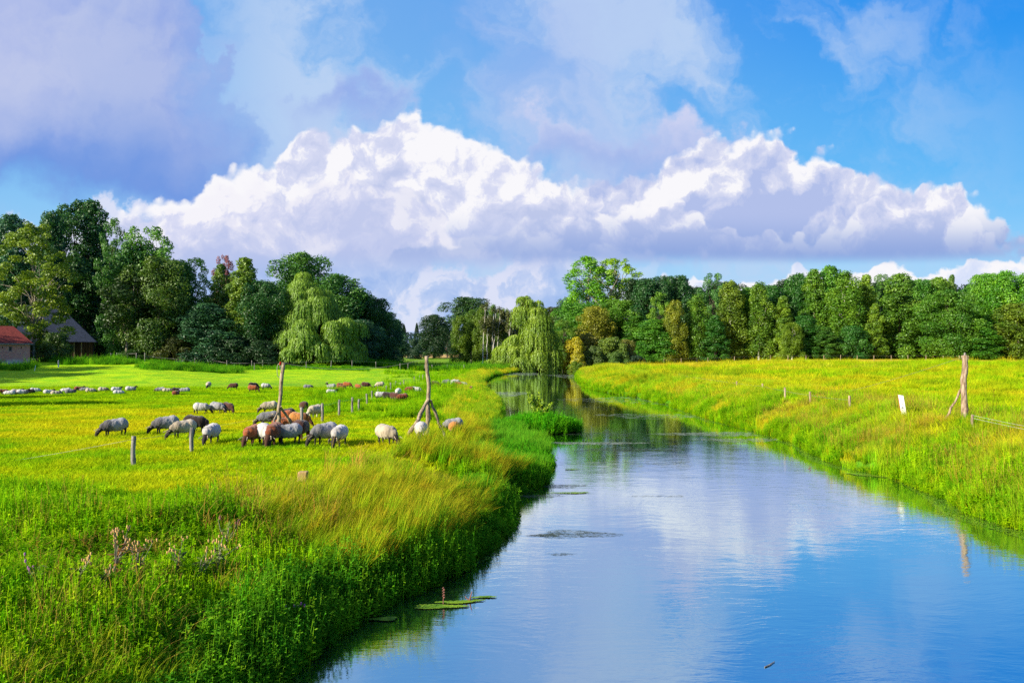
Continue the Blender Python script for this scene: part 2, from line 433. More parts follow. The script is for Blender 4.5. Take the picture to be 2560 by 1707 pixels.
# palette of the meadow, shared by the ground sheet and the blades that grow from it
G_LIME = (0.40, 0.60, 0.004); G_MID = (0.21, 0.48, 0.004); G_DARK = (0.06, 0.26, 0.006)
G_GOLD = (0.64, 0.60, 0.008); G_STRAW = (0.62, 0.43, 0.06); G_OCHRE = (0.52, 0.26, 0.02)
def meadow_color(N, pos):
    """patchwork of pasture: lime turf, golden dry patches, darker clumps, stretched like mown and trodden strips, dark shadow strips painted in on the right"""
    x, y, z = N.sep(pos)
    flat = N.comb(x, y, 0.0)
    big = N.noise(flat, 0.075, 4.0, 0.55)
    midn = N.noise(flat, 0.33, 4.0, 0.6)
    fine = N.noise(flat, 2.3, 3.0, 0.6)
    stretch = N.noise(N.comb(N.m('MULTIPLY', x, 0.02), N.m('MULTIPLY', y, 0.11), 0.0), 1.0, 4.0, 0.6)
    right = N.ss(N.m('DIVIDE', x, N.m('MAXIMUM', y, 5.0)), 0.04, 0.11)
    c = N.mix(N.ss(midn, 0.36, 0.62), G_MID, G_LIME)
    near = N.ss(y, 52.0, 26.0)
    gold_l = N.m('MULTIPLY', N.ss(N.m('ADD', N.m('MULTIPLY', big, 0.6), N.m('MULTIPLY', midn, 0.4)), 0.40, 0.62), N.m('MULTIPLY', N.ss(y, 62.0, 42.0), N.ss(y, 11.0, 19.0)))
    c = N.mix(N.m('MULTIPLY', gold_l, N.m('SUBTRACT', 1.0, right)), c, G_GOLD)
    gold_r = N.ss(N.m('ADD', stretch, N.m('MULTIPLY', N.m('SUBTRACT', midn, 0.5), 0.35)), 0.42, 0.60)
    cr = N.mix(N.ss(midn, 0.3, 0.66), G_MID, G_LIME)
    cr = N.mix(gold_r, cr, (0.58, 0.54, 0.012))
    cr = N.mix(N.m('MULTIPLY', N.ss(y, 120.0, 190.0), N.ss(stretch, 0.3, 0.5)), cr, (0.62, 0.42, 0.03))
    band = N.noise(N.comb(N.m('MULTIPLY', x, 0.012), N.m('MULTIPLY', y, 0.17), 0.0), 1.0, 3.0, 0.55, w=3.0)
    cr = N.mix(N.m('MULTIPLY', N.m('MULTIPLY', N.ss(band, 0.55, 0.63), N.ss(y, 45.0, 70.0)), 0.8), cr, (0.13, 0.27, 0.008))  # shadow strips across the right field, painted as dark green
    cr = N.mix(N.m('MULTIPLY', N.m('MULTIPLY', N.ss(band, 0.44, 0.36), N.ss(y, 60.0, 100.0)), 0.7), cr, (0.78, 0.60, 0.06))
    c = N.mix(right, c, cr)
    c = N.mix(N.m('MULTIPLY', N.ss(fine, 0.56, 0.75), 0.6), c, G_DARK)
    c = N.mix(N.m('MULTIPLY', N.ss(fine, 0.42, 0.28), 0.35), c, (0.42, 0.5, 0.02))
    # stubble field in the gap between the woods
    stub = N.m('MULTIPLY', N.m('MULTIPLY', N.ss(y, 285.0, 300.0), N.ss(y, 460.0, 440.0)), N.ss(N.m('ABSOLUTE', N.m('ADD', x, 40.0)), 60.0, 50.0))
    c = N.mix(stub, c, (0.50, 0.33, 0.13))
    rough = N.m('MULTIPLY', N.ss(y, 150.0, 170.0), N.m('SUBTRACT', 1.0, N.m('MAXIMUM', stub, right)))
    c = N.mix(N.m('MULTIPLY', rough, 0.6), c, (0.07, 0.16, 0.02))
    return c

gm, N = new_mat('ground_turf')
pos = N.n('ShaderNodeNewGeometry').outputs['Position']
gx, gy, gzz = N.sep(pos)
c = meadow_color(N, pos)
tex = N.noise(pos, 9.0, 5.0, 0.65)
tex2 = N.noise(N.comb(N.m('MULTIPLY', gx, 1.0), N.m('MULTIPLY', gy, 0.5), 0.0), 1.6, 6.0, 0.7)
c = N.mix(N.m('MULTIPLY', N.ss(tex2, 0.55, 0.74), 0.55), c, (0.05, 0.20, 0.006))
c = N.mix(N.m('MULTIPLY', N.ss(tex, 0.5, 0.7), 0.4), c, (0.05, 0.15, 0.006))
c = N.mix(N.ss(gzz, 0.75, 0.2), c, (0.07, 0.24, 0.010))
mud = N.ss(gzz, 0.16, 0.02)
c = N.mix(mud, c, (0.05, 0.10, 0.012))
hgt = N.m('ADD', N.m('MULTIPLY', tex, 0.6), tex2)
finish(N, principled(N, c, 0.9, bumpn(N, hgt, 0.9, 0.12), 0.1))
ground = link('ground', build_ground(), gm)
tag(ground, kind='structure')

# ------------------------------------------------------------------ river
wm, N = new_mat('river_water')
pos = N.n('ShaderNodeNewGeometry').outputs['Position']
wx, wy, _ = N.sep(pos)
warp = N.noise(N.vm('MULTIPLY', pos, (0.25, 0.12, 1.0)), 1.0, 3.0, 0.5, color=True)
wpos = N.vm('ADD', pos, N.vm('MULTIPLY', N.vm('SUBTRACT', warp, (0.5, 0.5, 0.5)), (1.6, 1.6, 0.0)))
r1 = N.noise(N.vm('MULTIPLY', wpos, (1.5, 4.2, 1.0)), 1.0, 3.0, 0.55)
r2 = N.noise(N.vm('MULTIPLY', wpos, (5.0, 14.0, 1.0)), 1.0, 3.0, 0.6)
calm = N.noise(N.vm('MULTIPLY', pos, (0.16, 0.10, 1.0)), 1.0, 4.0, 0.6)
amp = N.ss(calm, 0.38, 0.62, 0.35, 1.0)
swell = N.noise(N.vm('MULTIPLY', wpos, (0.35, 0.6, 1.0)), 1.0, 2.0, 0.5)
far = N.ss(wy, 11.0, 55.0)
h = N.m('MULTIPLY', N.m('ADD', N.m('MULTIPLY', r1, 0.010), N.m('MULTIPLY', r2, 0.0030)), amp)
h = N.m('ADD', h, N.m('MULTIPLY', swell, 0.012))
b = N.n('ShaderNodeBump'); b.inputs['Distance'].default_value = 1.0
N.put(b.inputs['Strength'], N.lin(far, 0.0, 1.0, 0.70, 0.17)); N.put(b.inputs['Height'], h)
nrm = b.outputs[0]
gl = N.n('ShaderNodeBsdfGlossy'); gl.inputs['Roughness'].default_value = 0.035
gl.inputs['Color'].default_value = (0.84, 0.95, 1.0, 1); N.t.links.new(nrm, gl.inputs['Normal'])
df = N.n('ShaderNodeBsdfDiffuse'); df.inputs['Color'].default_value = (0.012, 0.028, 0.018, 1)
fr = N.n('ShaderNodeFresnel'); fr.inputs['IOR'].default_value = 1.33; N.t.links.new(nrm, fr.inputs['Normal'])
fac = N.lin(fr.outputs[0], 0.0, 0.5, 0.66, 0.97)
mx = N.n('ShaderNodeMixShader'); N.put(mx.inputs[0], fac); N.t.links.new(df.outputs[0], mx.inputs[1]); N.t.links.new(gl.outputs[0], mx.inputs[2])
finish(N, mx.outputs[0])
wy_ = np.concatenate([np.linspace(-50, 10, 10), np.geomspace(12, 212, 50)])
xl, xr = shore_x(wy_)
V = []; Fc = []
for i, (yy, a, c_) in enumerate(zip(wy_, xl, xr)):
    V += [(a - 4.0, yy, 0.0), ((a + c_) / 2, yy, 0.0), (c_ + 4.0, yy, 0.0)]
    if i: 
        o = 3 * i
        Fc += [(o - 3, o - 2, o + 1, o), (o - 2, o - 1, o + 2, o + 1)]
water = link('water', np_mesh('water', V, Fc), wm)
tag(water, kind='structure')
# ------------------------------------------------------------------ foliage and bark materials
def leaf_material(name, trans=0.38, vary=0.6, rough=0.6):
    m, N = new_mat(name)
    oi = N.n('ShaderNodeObjectInfo')
    at_ = N.n('ShaderNodeAttribute'); at_.attribute_name = 'tone'
    tone = at_.outputs['Fac']
    pos = N.n('ShaderNodeNewGeometry').outputs['Position']
    ns = N.noise(pos, 0.45, 3.0, 0.6)
    v = N.m('ADD', N.m('MULTIPLY', N.m('SUBTRACT', tone, 0.5), vary * 1.4), N.m('MULTIPLY', N.m('SUBTRACT', ns, 0.5), vary * 1.6))
    hs = N.n('ShaderNodeHueSaturation'); N.put(hs.inputs['Color'], oi.outputs['Color'])
    N.put(hs.inputs['Hue'], N.m('SUBTRACT', 0.5, N.m('MULTIPLY', v, 0.055)))
    N.put(hs.inputs['Value'], N.m('MAXIMUM', N.m('ADD', 1.0, v), 0.25))
    c = hs.outputs[0]
    d = N.n('ShaderNodeBsdfDiffuse'); N.put(d.inputs[0], c)
    t = N.n('ShaderNodeBsdfTranslucent')
    N.put(t.inputs[0], N.mix(0.5, c, N.mix(1.0, c, (1.0, 0.95, 0.35), 'MULTIPLY')))
    mx = N.n('ShaderNodeMixShader'); mx.inputs[0].default_value = trans
    N.t.links.new(d.outputs[0], mx.inputs[1]); N.t.links.new(t.outputs[0], mx.inputs[2])
    gl = N.n('ShaderNodeBsdfGlossy'); gl.inputs['Roughness'].default_value = 0.5
    gl.inputs['Color'].default_value = (0.8, 0.85, 0.8, 1)
    m2 = N.n('ShaderNodeMixShader'); m2.inputs[0].default_value = 0.035
    N.t.links.new(mx.outputs[0], m2.inputs[1]); N.t.links.new(gl.outputs[0], m2.inputs[2])
    finish(N, m2.outputs[0])
    return m
M_LEAF = leaf_material('tree_leaves')
M_WILLOW = leaf_material('willow_leaves', 0.35, 0.45)

def bark_material(name, a, b_, scale=6.0, bands=None):
    m, N = new_mat(name)
    pos = N.n('ShaderNodeNewGeometry').outputs['Position']
    n1 = N.noise(N.vm('MULTIPLY', pos, (scale, scale, scale * 0.25)), 1.0, 5.0, 0.65)
    c = N.mix(N.ss(n1, 0.35, 0.65), a, b_)
    if bands:
        n2 = N.noise(N.vm('MULTIPLY', pos, (1.5, 1.5, 6.0)), 1.0, 3.0, 0.6)
        c = N.mix(N.ss(n2, 0.58, 0.66), c, bands)
    finish(N, principled(N, c, 0.9, bumpn(N, n1, 0.6, 0.03), 0.15))
    return m
M_BARK = bark_material('dark_bark', (0.045, 0.036, 0.026), (0.12, 0.10, 0.075))
M_PALEBARK = bark_material('grey_bark', (0.16, 0.14, 0.10), (0.34, 0.30, 0.23))
M_BIRCH = bark_material('birch_bark', (0.42, 0.40, 0.34), (0.62, 0.60, 0.54), 4.0, (0.05, 0.05, 0.045))

# ------------------------------------------------------------------ mesh makers
def unit(v):
    return v / np.maximum(np.linalg.norm(v, axis=-1, keepdims=True), 1e-9)

def kites(P, Nr, L, W, rng, axis=None, bend=0.0):
    """one kite shaped leaf at every P: L long, W wide (arrays)"""
    n = len(P)
    a = rng.normal(size=(n, 3)) if axis is None else np.asarray(axis, float)
    Nr = unit(Nr)
    t = unit(a - (a * Nr).sum(1, keepdims=True) * Nr)
    b = np.cross(Nr, t)
    L = np.broadcast_to(np.asarray(L, float), (n,))[:, None]; W = np.broadcast_to(np.asarray(W, float), (n,))[:, None]
    V = np.stack([P - t * L * .5, P + b * W * .5 + t * L * .08 , P + t * L * .5 - Nr * L * bend, P - b * W * .5 + t * L * .08], 1).reshape(-1, 3)
    F_ = np.arange(n * 4, dtype=np.int32).reshape(-1, 4)
    return V, F_

def tube(path, radii, sides=6, cap=True):
    path = np.asarray(path, float); radii = np.asarray(radii, float)
    k = len(path)
    d = np.gradient(path, axis=0); d = unit(d)
    ref = np.array([0.0, 1.0, 0.0]) if abs(d[0][1]) < 0.8 else np.array([1.0, 0, 0])
    V = []
    for i in range(k):
        x = np.cross(d[i], ref); x /= max(np.linalg.norm(x), 1e-6); y = np.cross(d[i], x)
        an = np.arange(sides) * 2 * math.pi / sides
        V.append(path[i] + radii[i] * (np.cos(an)[:, None] * x + np.sin(an)[:, None] * y))
    V = np.concatenate(V)
    F_ = []
    for i in range(k - 1):
        for j in range(sides):
            a = i * sides + j; b_ = i * sides + (j + 1) % sides
            F_.append((a, b_, b_ + sides, a + sides))
    if cap:
        for e in (0, (k - 1) * sides):
            c = len(V); V = np.vstack([V, path[0 if e == 0 else -1]])
            for j in range(0, sides):
                F_.append((c, e + j, e + (j + 1) % sides, c))
    return V, np.array(F_, np.int32)

def merge(parts):
    Vs, Fs, o = [], [], 0
    for V, F_ in parts:
        Vs.append(V); Fs.append(F_ + o); o += len(V)
    return np.concatenate(Vs), np.concatenate(Fs)

def tri_clean(me):
    """faces with a doubled corner (caps) become triangles"""
    me.validate(clean_customdata=False)
    return me

def mesh_from(name, parts, smooth=False, tone=None):
    V, F_ = merge(parts)
    bad = F_[:, 0] == F_[:, 3]
    me = bpy.data.meshes.new(name)
    if bad.any():
        good = F_[~bad]; tri = F_[bad][:, :3]
        loops = np.concatenate([good.ravel(), tri.ravel()]).astype(np.int32)
        tot = np.concatenate([np.full(len(good), 4), np.full(len(tri), 3)]).astype(np.int32)
        st = np.concatenate([[0], np.cumsum(tot)[:-1]]).astype(np.int32)
        me.vertices.add(len(V)); me.vertices.foreach_set('co', V.astype(np.float32).ravel())
        me.loops.add(len(loops)); me.loops.foreach_set('vertex_index', loops)
        me.polygons.add(len(tot)); me.polygons.foreach_set('loop_start', st); me.polygons.foreach_set('loop_total', tot)
        me.polygons.foreach_set('use_smooth', np.full(len(tot), bool(smooth)))
        me.update(calc_edges=True)
    else:
        bpy.data.meshes.remove(me)
        me = np_mesh(name, V, F_, smooth)
    if tone is not None:
        a = me.attributes.new('tone', 'FLOAT', 'POINT'); a.data.foreach_set('value', np.asarray(tone, np.float32))
    return me

def blob_leaves(rng, C, R, n, L, W, up=0.25, flat=0.8, shell=(0.62, 1.05), spread=0.6, hang=0.0):
    """leaves over the outside of clumps at C with radii R"""
    C = np.asarray(C, float); R = np.asarray(R, float)
    w = R ** 2; cnt = rng.multinomial(n, w / w.sum())
    idx = np.repeat(np.arange(len(C)), cnt)
    d = unit(rng.normal(size=(n, 3)) + np.array([0, 0, up]))
    rr = shell[0] + (shell[1] - shell[0]) * rng.random(n) ** 0.6
    # lumpy outline inside every clump
    lump = 1 + 0.16 * np.sin(d[:, 0] * 7 + idx) * np.cos(d[:, 1] * 6 + idx * 2) + 0.12 * np.sin(d[:, 2] * 9 + idx * 1.7)
    P = C[idx] + d * (rr * lump * R[idx])[:, None] * np.array([1, 1, flat])
    if hang: P[:, 2] -= hang * rng.random(n) ** 2 * R[idx]
    Nr = d + rng.normal(size=(n, 3)) * spread + np.array([0, 0, 0.25])
    LL = L * (0.5 + 1.1 * rng.random(n) ** 1.6); WW = W * (0.7 + 0.6 * rng.random(n))
    V, F_ = kites(P, Nr, LL, WW, rng)
    bt = rng.random(len(C))
    tone = 0.5 * bt[idx] + 0.5 * rng.random(n)
    return (V, F_), np.repeat(tone, 4)

def limb(rng, a, b_, r0, r1, n=5, sag=0.06, sides=5):
    a = np.asarray(a, float); b_ = np.asarray(b_, float)
    t = np.linspace(0, 1, n)[:, None]
    p = a + (b_ - a) * t
    ln = np.linalg.norm(b_ - a)
    p[1:-1] += rng.normal(size=(n - 2, 3)) * ln * sag
    p[:, 2] += (np.sin(t[:, 0] * math.pi) * ln * 0.08)
    return tube(p, np.linspace(r0, r1, n), sides)

def make_trunk(rng, H, r, targets, fork=0.3, lean=0.0, sides=7, n=8, top=0.8):
    t = np.linspace(0, 1, n)
    p = np.stack([lean * t * H + rng.normal(size=n) * 0.012 * H * t, rng.normal(size=n) * 0.012 * H * t, t * H * top], 1)
    rad = r * (1 - 0.85 * t) ; rad[0] *= 1.45
    parts = [tube(p, rad, sides)]
    for T in targets:
        T = np.asarray(T, float)
        z = np.clip(T[2] * rng.uniform(0.45, 0.75), fork * H, top * H * 0.95)
        s = np.array([np.interp(z, p[:, 2], p[:, 0]), np.interp(z, p[:, 2], p[:, 1]), z])
        parts.append(limb(rng, s, T, r * 0.42 * (1 - 0.5 * z / H), r * 0.07))
    return parts

def env_blobs(rng, H, z0, prof, n, br, inner=0.5):
    """clump centres inside an envelope; prof = [(height fraction, radius)]"""
    pr = np.array(prof)
    C, R = [], []
    for k in range(n):
        f = (k + rng.random()) / n
        z = z0 + (H - z0) * f
        rad = np.interp(z / H, pr[:, 0], pr[:, 1])
        r = br * rng.uniform(0.7, 1.25) * (0.55 + 0.45 * min(1.0, rad / (pr[:, 1].max() + 1e-6)))
        q = max(rad - r * 0.75, 0) * (rng.random() ** inner)
        a = k * 2.39996 + rng.normal() * 0.5
        C.append((q * math.cos(a), q * math.sin(a), min(z, H - r * 0.7))); R.append(r)
    return np.array(C), np.array(R)

# ------------------------------------------------------------------ kinds of tree (each kind: crown mesh, trunk mesh, height, width)
def kind_leafy(seed, H=20.0, W=12.0, z0=1.2, prof=None, nb=46, br=2.1, n=15000, L=.52, Wd=.36, limbs=8, r=.4, bark=None, fork=0.22, up=.25, shell=(0.62, 1.05), lean=0.0, hang=0.0, flat=.8, leafmat=None):
    rng = np.random.default_rng(seed)
    prof = prof or [(0, .62), (.15, .85), (.4, 1.0), (.65, .86), (.85, .55), (1, .12)]
    prof = [(a, b * W / 2) for a, b in prof]
    C, R = env_blobs(rng, H, z0, prof, nb, br)
    C[:, 0] += lean * C[:, 2]
    n = int(n * 1.55); L *= .80; Wd *= .80
    lv, tone = blob_leaves(rng, C, R, n, L, Wd, up, flat, shell, hang=hang)
    cr = mesh_from('crown', [lv], tone=tone)
    cr.materials.append(leafmat or M_LEAF)
    tg = C[rng.choice(len(C), limbs, replace=False)] if limbs else []
    tr = mesh_from('trunk', make_trunk(rng, H, r, tg, fork, lean), smooth=True)
    tr.materials.append(bark or M_BARK)
    return cr, tr, H, W

def kind_weeping(seed, domes, drop=4.0, strands=42, r=.45, H=16.0, W=16.0, L=.55, Wd=.13, lean=0.0, bark=None):
    """domes: (x, y, z, radius, drop); leaf strands fall from every dome like hair"""
    rng = np.random.default_rng(seed)
    Ps, As, Ns, tn = [], [], [], []
    for (x, y, z, rad, dr) in domes:
        bt = rng.random()
        ns = int(strands * max(rad, 0.6) * 1.6)
        for s in range(ns):
            a = rng.random() * 2 * math.pi; q = math.sqrt(rng.random())
            ox, oy = math.cos(a) * q * rad, math.sin(a) * q * rad
            top = z + rad * 0.62 * math.sqrt(max(1 - q * q, 0))
            ln = dr * (0.45 + 0.55 * q) * rng.uniform(0.55, 1.1)
            k = max(3, int(ln / (L * 0.42)))
            tt = (np.arange(k) + rng.random()) / k
            px = x + ox * (1 + 0.22 * tt) + rng.normal(size=k) * 0.07
            py = y + oy * (1 + 0.22 * tt) + rng.normal(size=k) * 0.07
            pz = top - tt ** 1.15 * ln
            keep = pz > 0.12
            Ps.append(np.stack([px, py, pz], 1)[keep]); m_ = keep.sum()
            As.append(np.tile([ox * .10, oy * .10, -1.0], (m_, 1)) + rng.normal(size=(m_, 3)) * 0.16)
            Ns.append(np.tile([math.cos(a) , math.sin(a), 0.35], (m_, 1)) + rng.normal(size=(m_, 3)) * 0.4)
            tn.append((0.35 * bt + 0.25 * rng.random() + 0.4 * (1 - tt[keep])))  # tier shading put into the tone: strand tops paler, ends darker
    P = np.concatenate(Ps); A = np.concatenate(As); Nr = np.concatenate(Ns); tone = np.concatenate(tn)
    n = len(P)
    V, F_ = kites(P, Nr, L * (0.8 + .5 * rng.random(n)), Wd * (0.7 + .8 * rng.random(n)), rng, axis=A)
    cr = mesh_from('crown', [(V, F_)], tone=np.repeat(tone, 4)); cr.materials.append(M_WILLOW)
    tg = [(d[0], d[1], d[2] + d[3] * 0.3) for d in domes if d[2] > 2.0][::2]
    tr = mesh_from('trunk', make_trunk(rng, H, r, tg, .18, lean, top=.82), smooth=True); tr.materials.append(bark or M_BARK)
    return cr, tr, H, W

def kind_conifer(seed, H=20.0, W=8.0, n=9000):
    rng = np.random.default_rng(seed)
    z = H * (0.06 + 0.94 * rng.random(n) ** 1.25)
    tier = 0.72 + 0.28 * np.abs(((z * 0.75) % 1.0) - 0.0)
    rad = (1 - z / H) ** 0.85 * W / 2 * (1.35 - tier * .55) + .12
    a = rng.random(n) * 2 * math.pi
    q = rng.random(n) ** 0.35
    P = np.stack([np.cos(a) * rad * q, np.sin(a) * rad * q, z - rad * q * .35], 1)
    Nr = np.stack([np.cos(a) * .4, np.sin(a) * .4, np.ones(n)], 1) + rng.normal(size=(n, 3)) * .45
    V, F_ = kites(P, Nr, .55 * (0.6 + .7 * rng.random(n)), .22, rng, axis=np.stack([np.cos(a), np.sin(a), -.3 + 0 * a], 1) + rng.normal(size=(n, 3)) * .4)
    cr = mesh_from('crown', [(V, F_)], tone=np.repeat(rng.random(n), 4)); cr.materials.append(M_LEAF)
    tr = mesh_from('trunk', make_trunk(rng, H, .22, [], top=.96), smooth=True); tr.materials.append(M_BARK)
    return cr, tr, H, W

KINDS = {}
TALL = [(0, .80), (.12, .98), (.45, 1.0), (.72, .92), (.9, .68), (1, .25)]
SPIRE = [(0, .9), (.2, 1.0), (.45, .95), (.7, .75), (.88, .48), (1, .15)]
OAK = [(0, .72), (.2, .95), (.5, 1.02), (.75, .98), (.92, .72), (1, .3)]
HEAD = [(0, .35), (.3, .55), (.5, .8), (.7, 1.0), (.88, .9), (1, .35)]
def reg(k, f, *a, **kw): KINDS[k] = f(*a, **kw)
for i in range(3): reg('tall%d' % i, kind_leafy, 11 + i, 20, 11, 0.8, TALL, 62, 1.85, 17000, limbs=5)
for i in range(3): reg('alder%d' % i, kind_leafy, 21 + i, 20, 8.5, 0.6, SPIRE, 66, 1.35, 14000, .46, .32, limbs=4)
for i in range(2): reg('oak%d' % i, kind_leafy, 31 + i, 24, 18, 1.0, OAK, 84, 2.5, 24000, .58, .42, limbs=10, r=.6)
for i in range(2): reg('birch%d' % i, kind_leafy, 41 + i, 18, 6.5, 1.2, TALL, 70, 1.0, 12000, .42, .22, limbs=12, r=.16, bark=M_BIRCH, hang=1.5, flat=1.25, shell=(.3, 1.05))
reg('head0', kind_leafy, 51, 27, 13, 9.0, HEAD, 56, 1.9, 17000, .52, .38, limbs=14, r=.5)
reg('airy0', kind_leafy, 52, 22, 13, 5.0, HEAD, 52, 1.25, 7600, .46, .30, limbs=26, r=.3, fork=.3)
reg('airy1', kind_leafy, 53, 22, 12, 3.0, TALL, 60, 1.15, 8200, .46, .30, limbs=26, r=.3, fork=.25)
reg('open0', kind_leafy, 54, 21, 14.5, 2.5, [(0, .45), (.2, .9), (.5, 1.0), (.8, .8), (1, .3)], 88, 1.12, 14500, .40, .28, limbs=34, r=.26, bark=M_PALEBARK, fork=.12, flat=.62)
reg('poplar0', kind_leafy, 55, 28, 10.5, 7.0, [(0, .5), (.3, .85), (.6, 1.0), (.85, .8), (1, .35)], 104, .95, 9800, .46, .32, limbs=30, r=.4, bark=M_PALEBARK, flat=1.35, up=.5, shell=(.35, 1.05))
reg('poplar1', kind_leafy, 56, 28, 11.0, 8.0, [(0, .4), (.3, .8), (.65, 1.0), (.85, .85), (1, .4)], 92, .9, 8000, .46, .32, limbs=34, r=.4, bark=M_PALEBARK, flat=1.35, up=.5, lean=.04, shell=(.35, 1.05))
for i in range(2): reg('bush%d' % i, kind_leafy, 61 + i, 5, 7, 0.1, [(0, .95), (.3, 1.0), (.6, .9), (.85, .6), (1, .2)], 34, 1.0, 9000, .30, .17, limbs=3, r=.12)
reg('shrub0', kind_leafy, 63, 5, 8, 0.1, [(0, 1.0), (.3, 1.0), (.6, .85), (.85, .55), (1, .2)], 26, 1.25, 15000, .30, .20, limbs=3, r=.12, shell=(.8, 1.02))
reg('crooked0', kind_leafy, 64, 17, 9, 6.5, HEAD, 34, 1.2, 6500, .42, .30, limbs=20, r=.22, bark=M_PALEBARK, fork=.3, lean=.05)
reg('pine0', kind_conifer, 71)
def whip(seed, H=17.0):
    """thin white birch stem, bare below, a wisp of twigs and leaves on top"""
    rng = np.random.default_rng(seed)
    n = 9; t = np.linspace(0, 1, n)
    p = np.stack([np.cumsum(rng.normal(size=n)) * .16, np.cumsum(rng.normal(size=n)) * .16, t * H], 1)
    p[:, :2] -= p[0, :2]
    parts = [tube(p, .15 * (1 - .75 * t), 6)]
    tips = []
    for k in range(11):
        z = H * rng.uniform(.5, .93); s = np.array([np.interp(z, p[:, 2], p[:, 0]), np.interp(z, p[:, 2], p[:, 1]), z])
        a = rng.random() * 6.28; l = rng.uniform(1.0, 2.4)
        e = s + np.array([math.cos(a) * l * .55, math.sin(a) * l * .55, l])
        parts.append(limb(rng, s, e, .05, .015, 4)); tips.append(e)
    tr = mesh_from('trunk', parts, smooth=True); tr.materials.append(M_BIRCH)
    C = np.array(tips); R = np.full(len(C), .75)
    lv, tone = blob_leaves(rng, C, R, 1500, .34, .2, hang=1.0, shell=(.2, 1.1))
    cr = mesh_from('crown', [lv], tone=tone); cr.materials.append(M_LEAF)
    return cr, tr, H, 4.0
for i in range(3): reg('whip%d' % i, whip, 81 + i)

N_TREE = [0]
def place_tree(name, kind, base, H, W, color, label, cat='tree', group=None, rz=None, depth=None):
    cr, tr, h0, w0 = KINDS[kind]
    root = empty(name, base, (N_TREE[0] * 2.4) % 6.28 if rz is None else rz)
    N_TREE[0] += 1
    root.scale = (W / w0, (depth or W) / w0, H / h0)
    tag(root, label, cat, group)
    c = link('crown', cr, parent=root); c.color = (*color, 1)
    link('trunk', tr, parent=root)
    return root

def tree(px, top, wpx, Y, kind, color, label, group, name='leafy_tree', cat='tree', rz=None, base_y=None):
    b_ = on(px, Y)
    H = CZ - (top - HY) / FPX * Y - b_.z
    b_.z -= 0.15
    return place_tree(name, kind, b_, H * 1.02, wpx / FPX * Y * 1.08, color, label, cat, group, rz)
# ------------------------------------------------------------------ the woods
DK = (0.016, 0.060, 0.010); DKB = (0.018, 0.062, 0.014); DG = (0.030, 0.095, 0.010); MG = (0.060, 0.150, 0.012); LG = (0.115, 0.21, 0.012)
OL = (0.115, 0.135, 0.012); YG = (0.24, 0.30, 0.010); OR = (0.28, 0.17, 0.012); PU = (0.14, 0.045, 0.05); BL = (0.022, 0.070, 0.026); GO = (0.36, 0.25, 0.010)
GL_ = 'trees of the wood on the left'
for a in [
    (210, 508, 128, 166, 'head0', DK, 'tallest dark oak on the left, its round head standing clear above the wood'),
    (128, 536, 80, 156, 'tall0', DK, 'dark tree close against the left side of the tallest oak'),
    (20, 545, 120, 160, 'tall1', BL, 'blue-green tree with a feathery tip at the far left end of the wood'),
    (84, 562, 190, 139, 'open0', (0.085, 0.135, 0.006), 'open yellow-green tree with bare pale limbs in front of the slate barn'),
    (285, 552, 80, 152, 'airy1', DG, 'thin-topped tree with sky through its twigs right of the tallest oak'),
    (372, 572, 150, 150, 'airy0', MG, 'broad airy ash with loose sunlit foliage right of the tallest oak'),
    (326, 610, 110, 148, 'tall2', DG, 'dark middle-height tree in front of the airy ash'),
    (242, 640, 150, 170, 'oak0', DK, 'massive dark tree rising just behind the slate barn'),
    (395, 648, 150, 143, 'oak1', (0.040, 0.080, 0.008), 'wide olive-brown tree with rounded rusty crown in the left wood'),
    (445, 655, 90, 150, 'tall0', DG, 'dark green tree against the right side of the olive-brown one'),
    (488, 648, 92, 154, 'airy1', MG, 'bright green thin tree with a slanting trunk and sky showing low through it'),
    (563, 642, 56, 170, 'airy0', PU, 'small purple-leaved tree top peeping over the left wood'),
    (552, 664, 70, 150, 'alder1', (0.06, 0.115, 0.010), 'olive rounded narrow tree left of the pointed alder'),
    (612, 648, 100, 146, 'alder0', (0.075, 0.13, 0.010), 'pointed alder with sunlit tip in the left wood'),
    (655, 705, 120, 145, 'oak0', DK, 'dark tree between the pointed alder and the big oak behind the willow'),
    (520, 760, 130, 143, 'tall2', BL, 'low blue-dark tree under the slanting trunk'),
    (752, 638, 165, 172, 'oak1', DG, 'big green oak rising directly behind the large weeping willow'),
    (840, 690, 150, 170, 'oak0', DG, 'dark oak sloping down right of the one behind the willow'),
    (890, 728, 110, 172, 'tall1', DK, 'dark tree on the descending right shoulder of the left wood'),
    (938, 748, 96, 176, 'oak1', DK, 'dark bushy tree near the right end of the left wood'),
    (898, 800, 110, 163, 'oak0', BL, 'low dark tree hugging the right edge of the weeping willow'),
    (968, 782, 70, 192, 'tall0', BL, 'bluish tree second from the right end of the left wood'),
    (992, 800, 50, 215, 'tall2', BL, 'last small bluish tree at the right end of the left wood'),
]: tree(a[0], a[1], a[2] * 1.15, a[3], a[4], tuple(v * 2.0 for v in a[5]), a[6], GL_)
tree(314, 690, 150, 141, 'crooked0', (0.03, 0.075, 0.010), 'pale-trunked crooked tree with low reaching limbs at the edge of the left wood', GL_, 'crooked_tree', rz=1.0)
for k, (px, top, w) in enumerate([(-60, 600, 150), (60, 640, 150), (150, 650, 140), (270, 640, 140), (350, 660, 130), (430, 700, 120), (540, 735, 100), (600, 700, 130), (680, 720, 130), (760, 740, 120), (850, 760, 110), (930, 800, 90)]):
    tree(px, top, w, 178 + (k % 3) * 5, ('oak0', 'tall0', 'oak1')[k % 3], DK if k % 2 else BL, 'dark tree of the left wood\'s back row, seen only through gaps', 'back row of the left wood')
GU = 'bushes at the foot of the left wood'
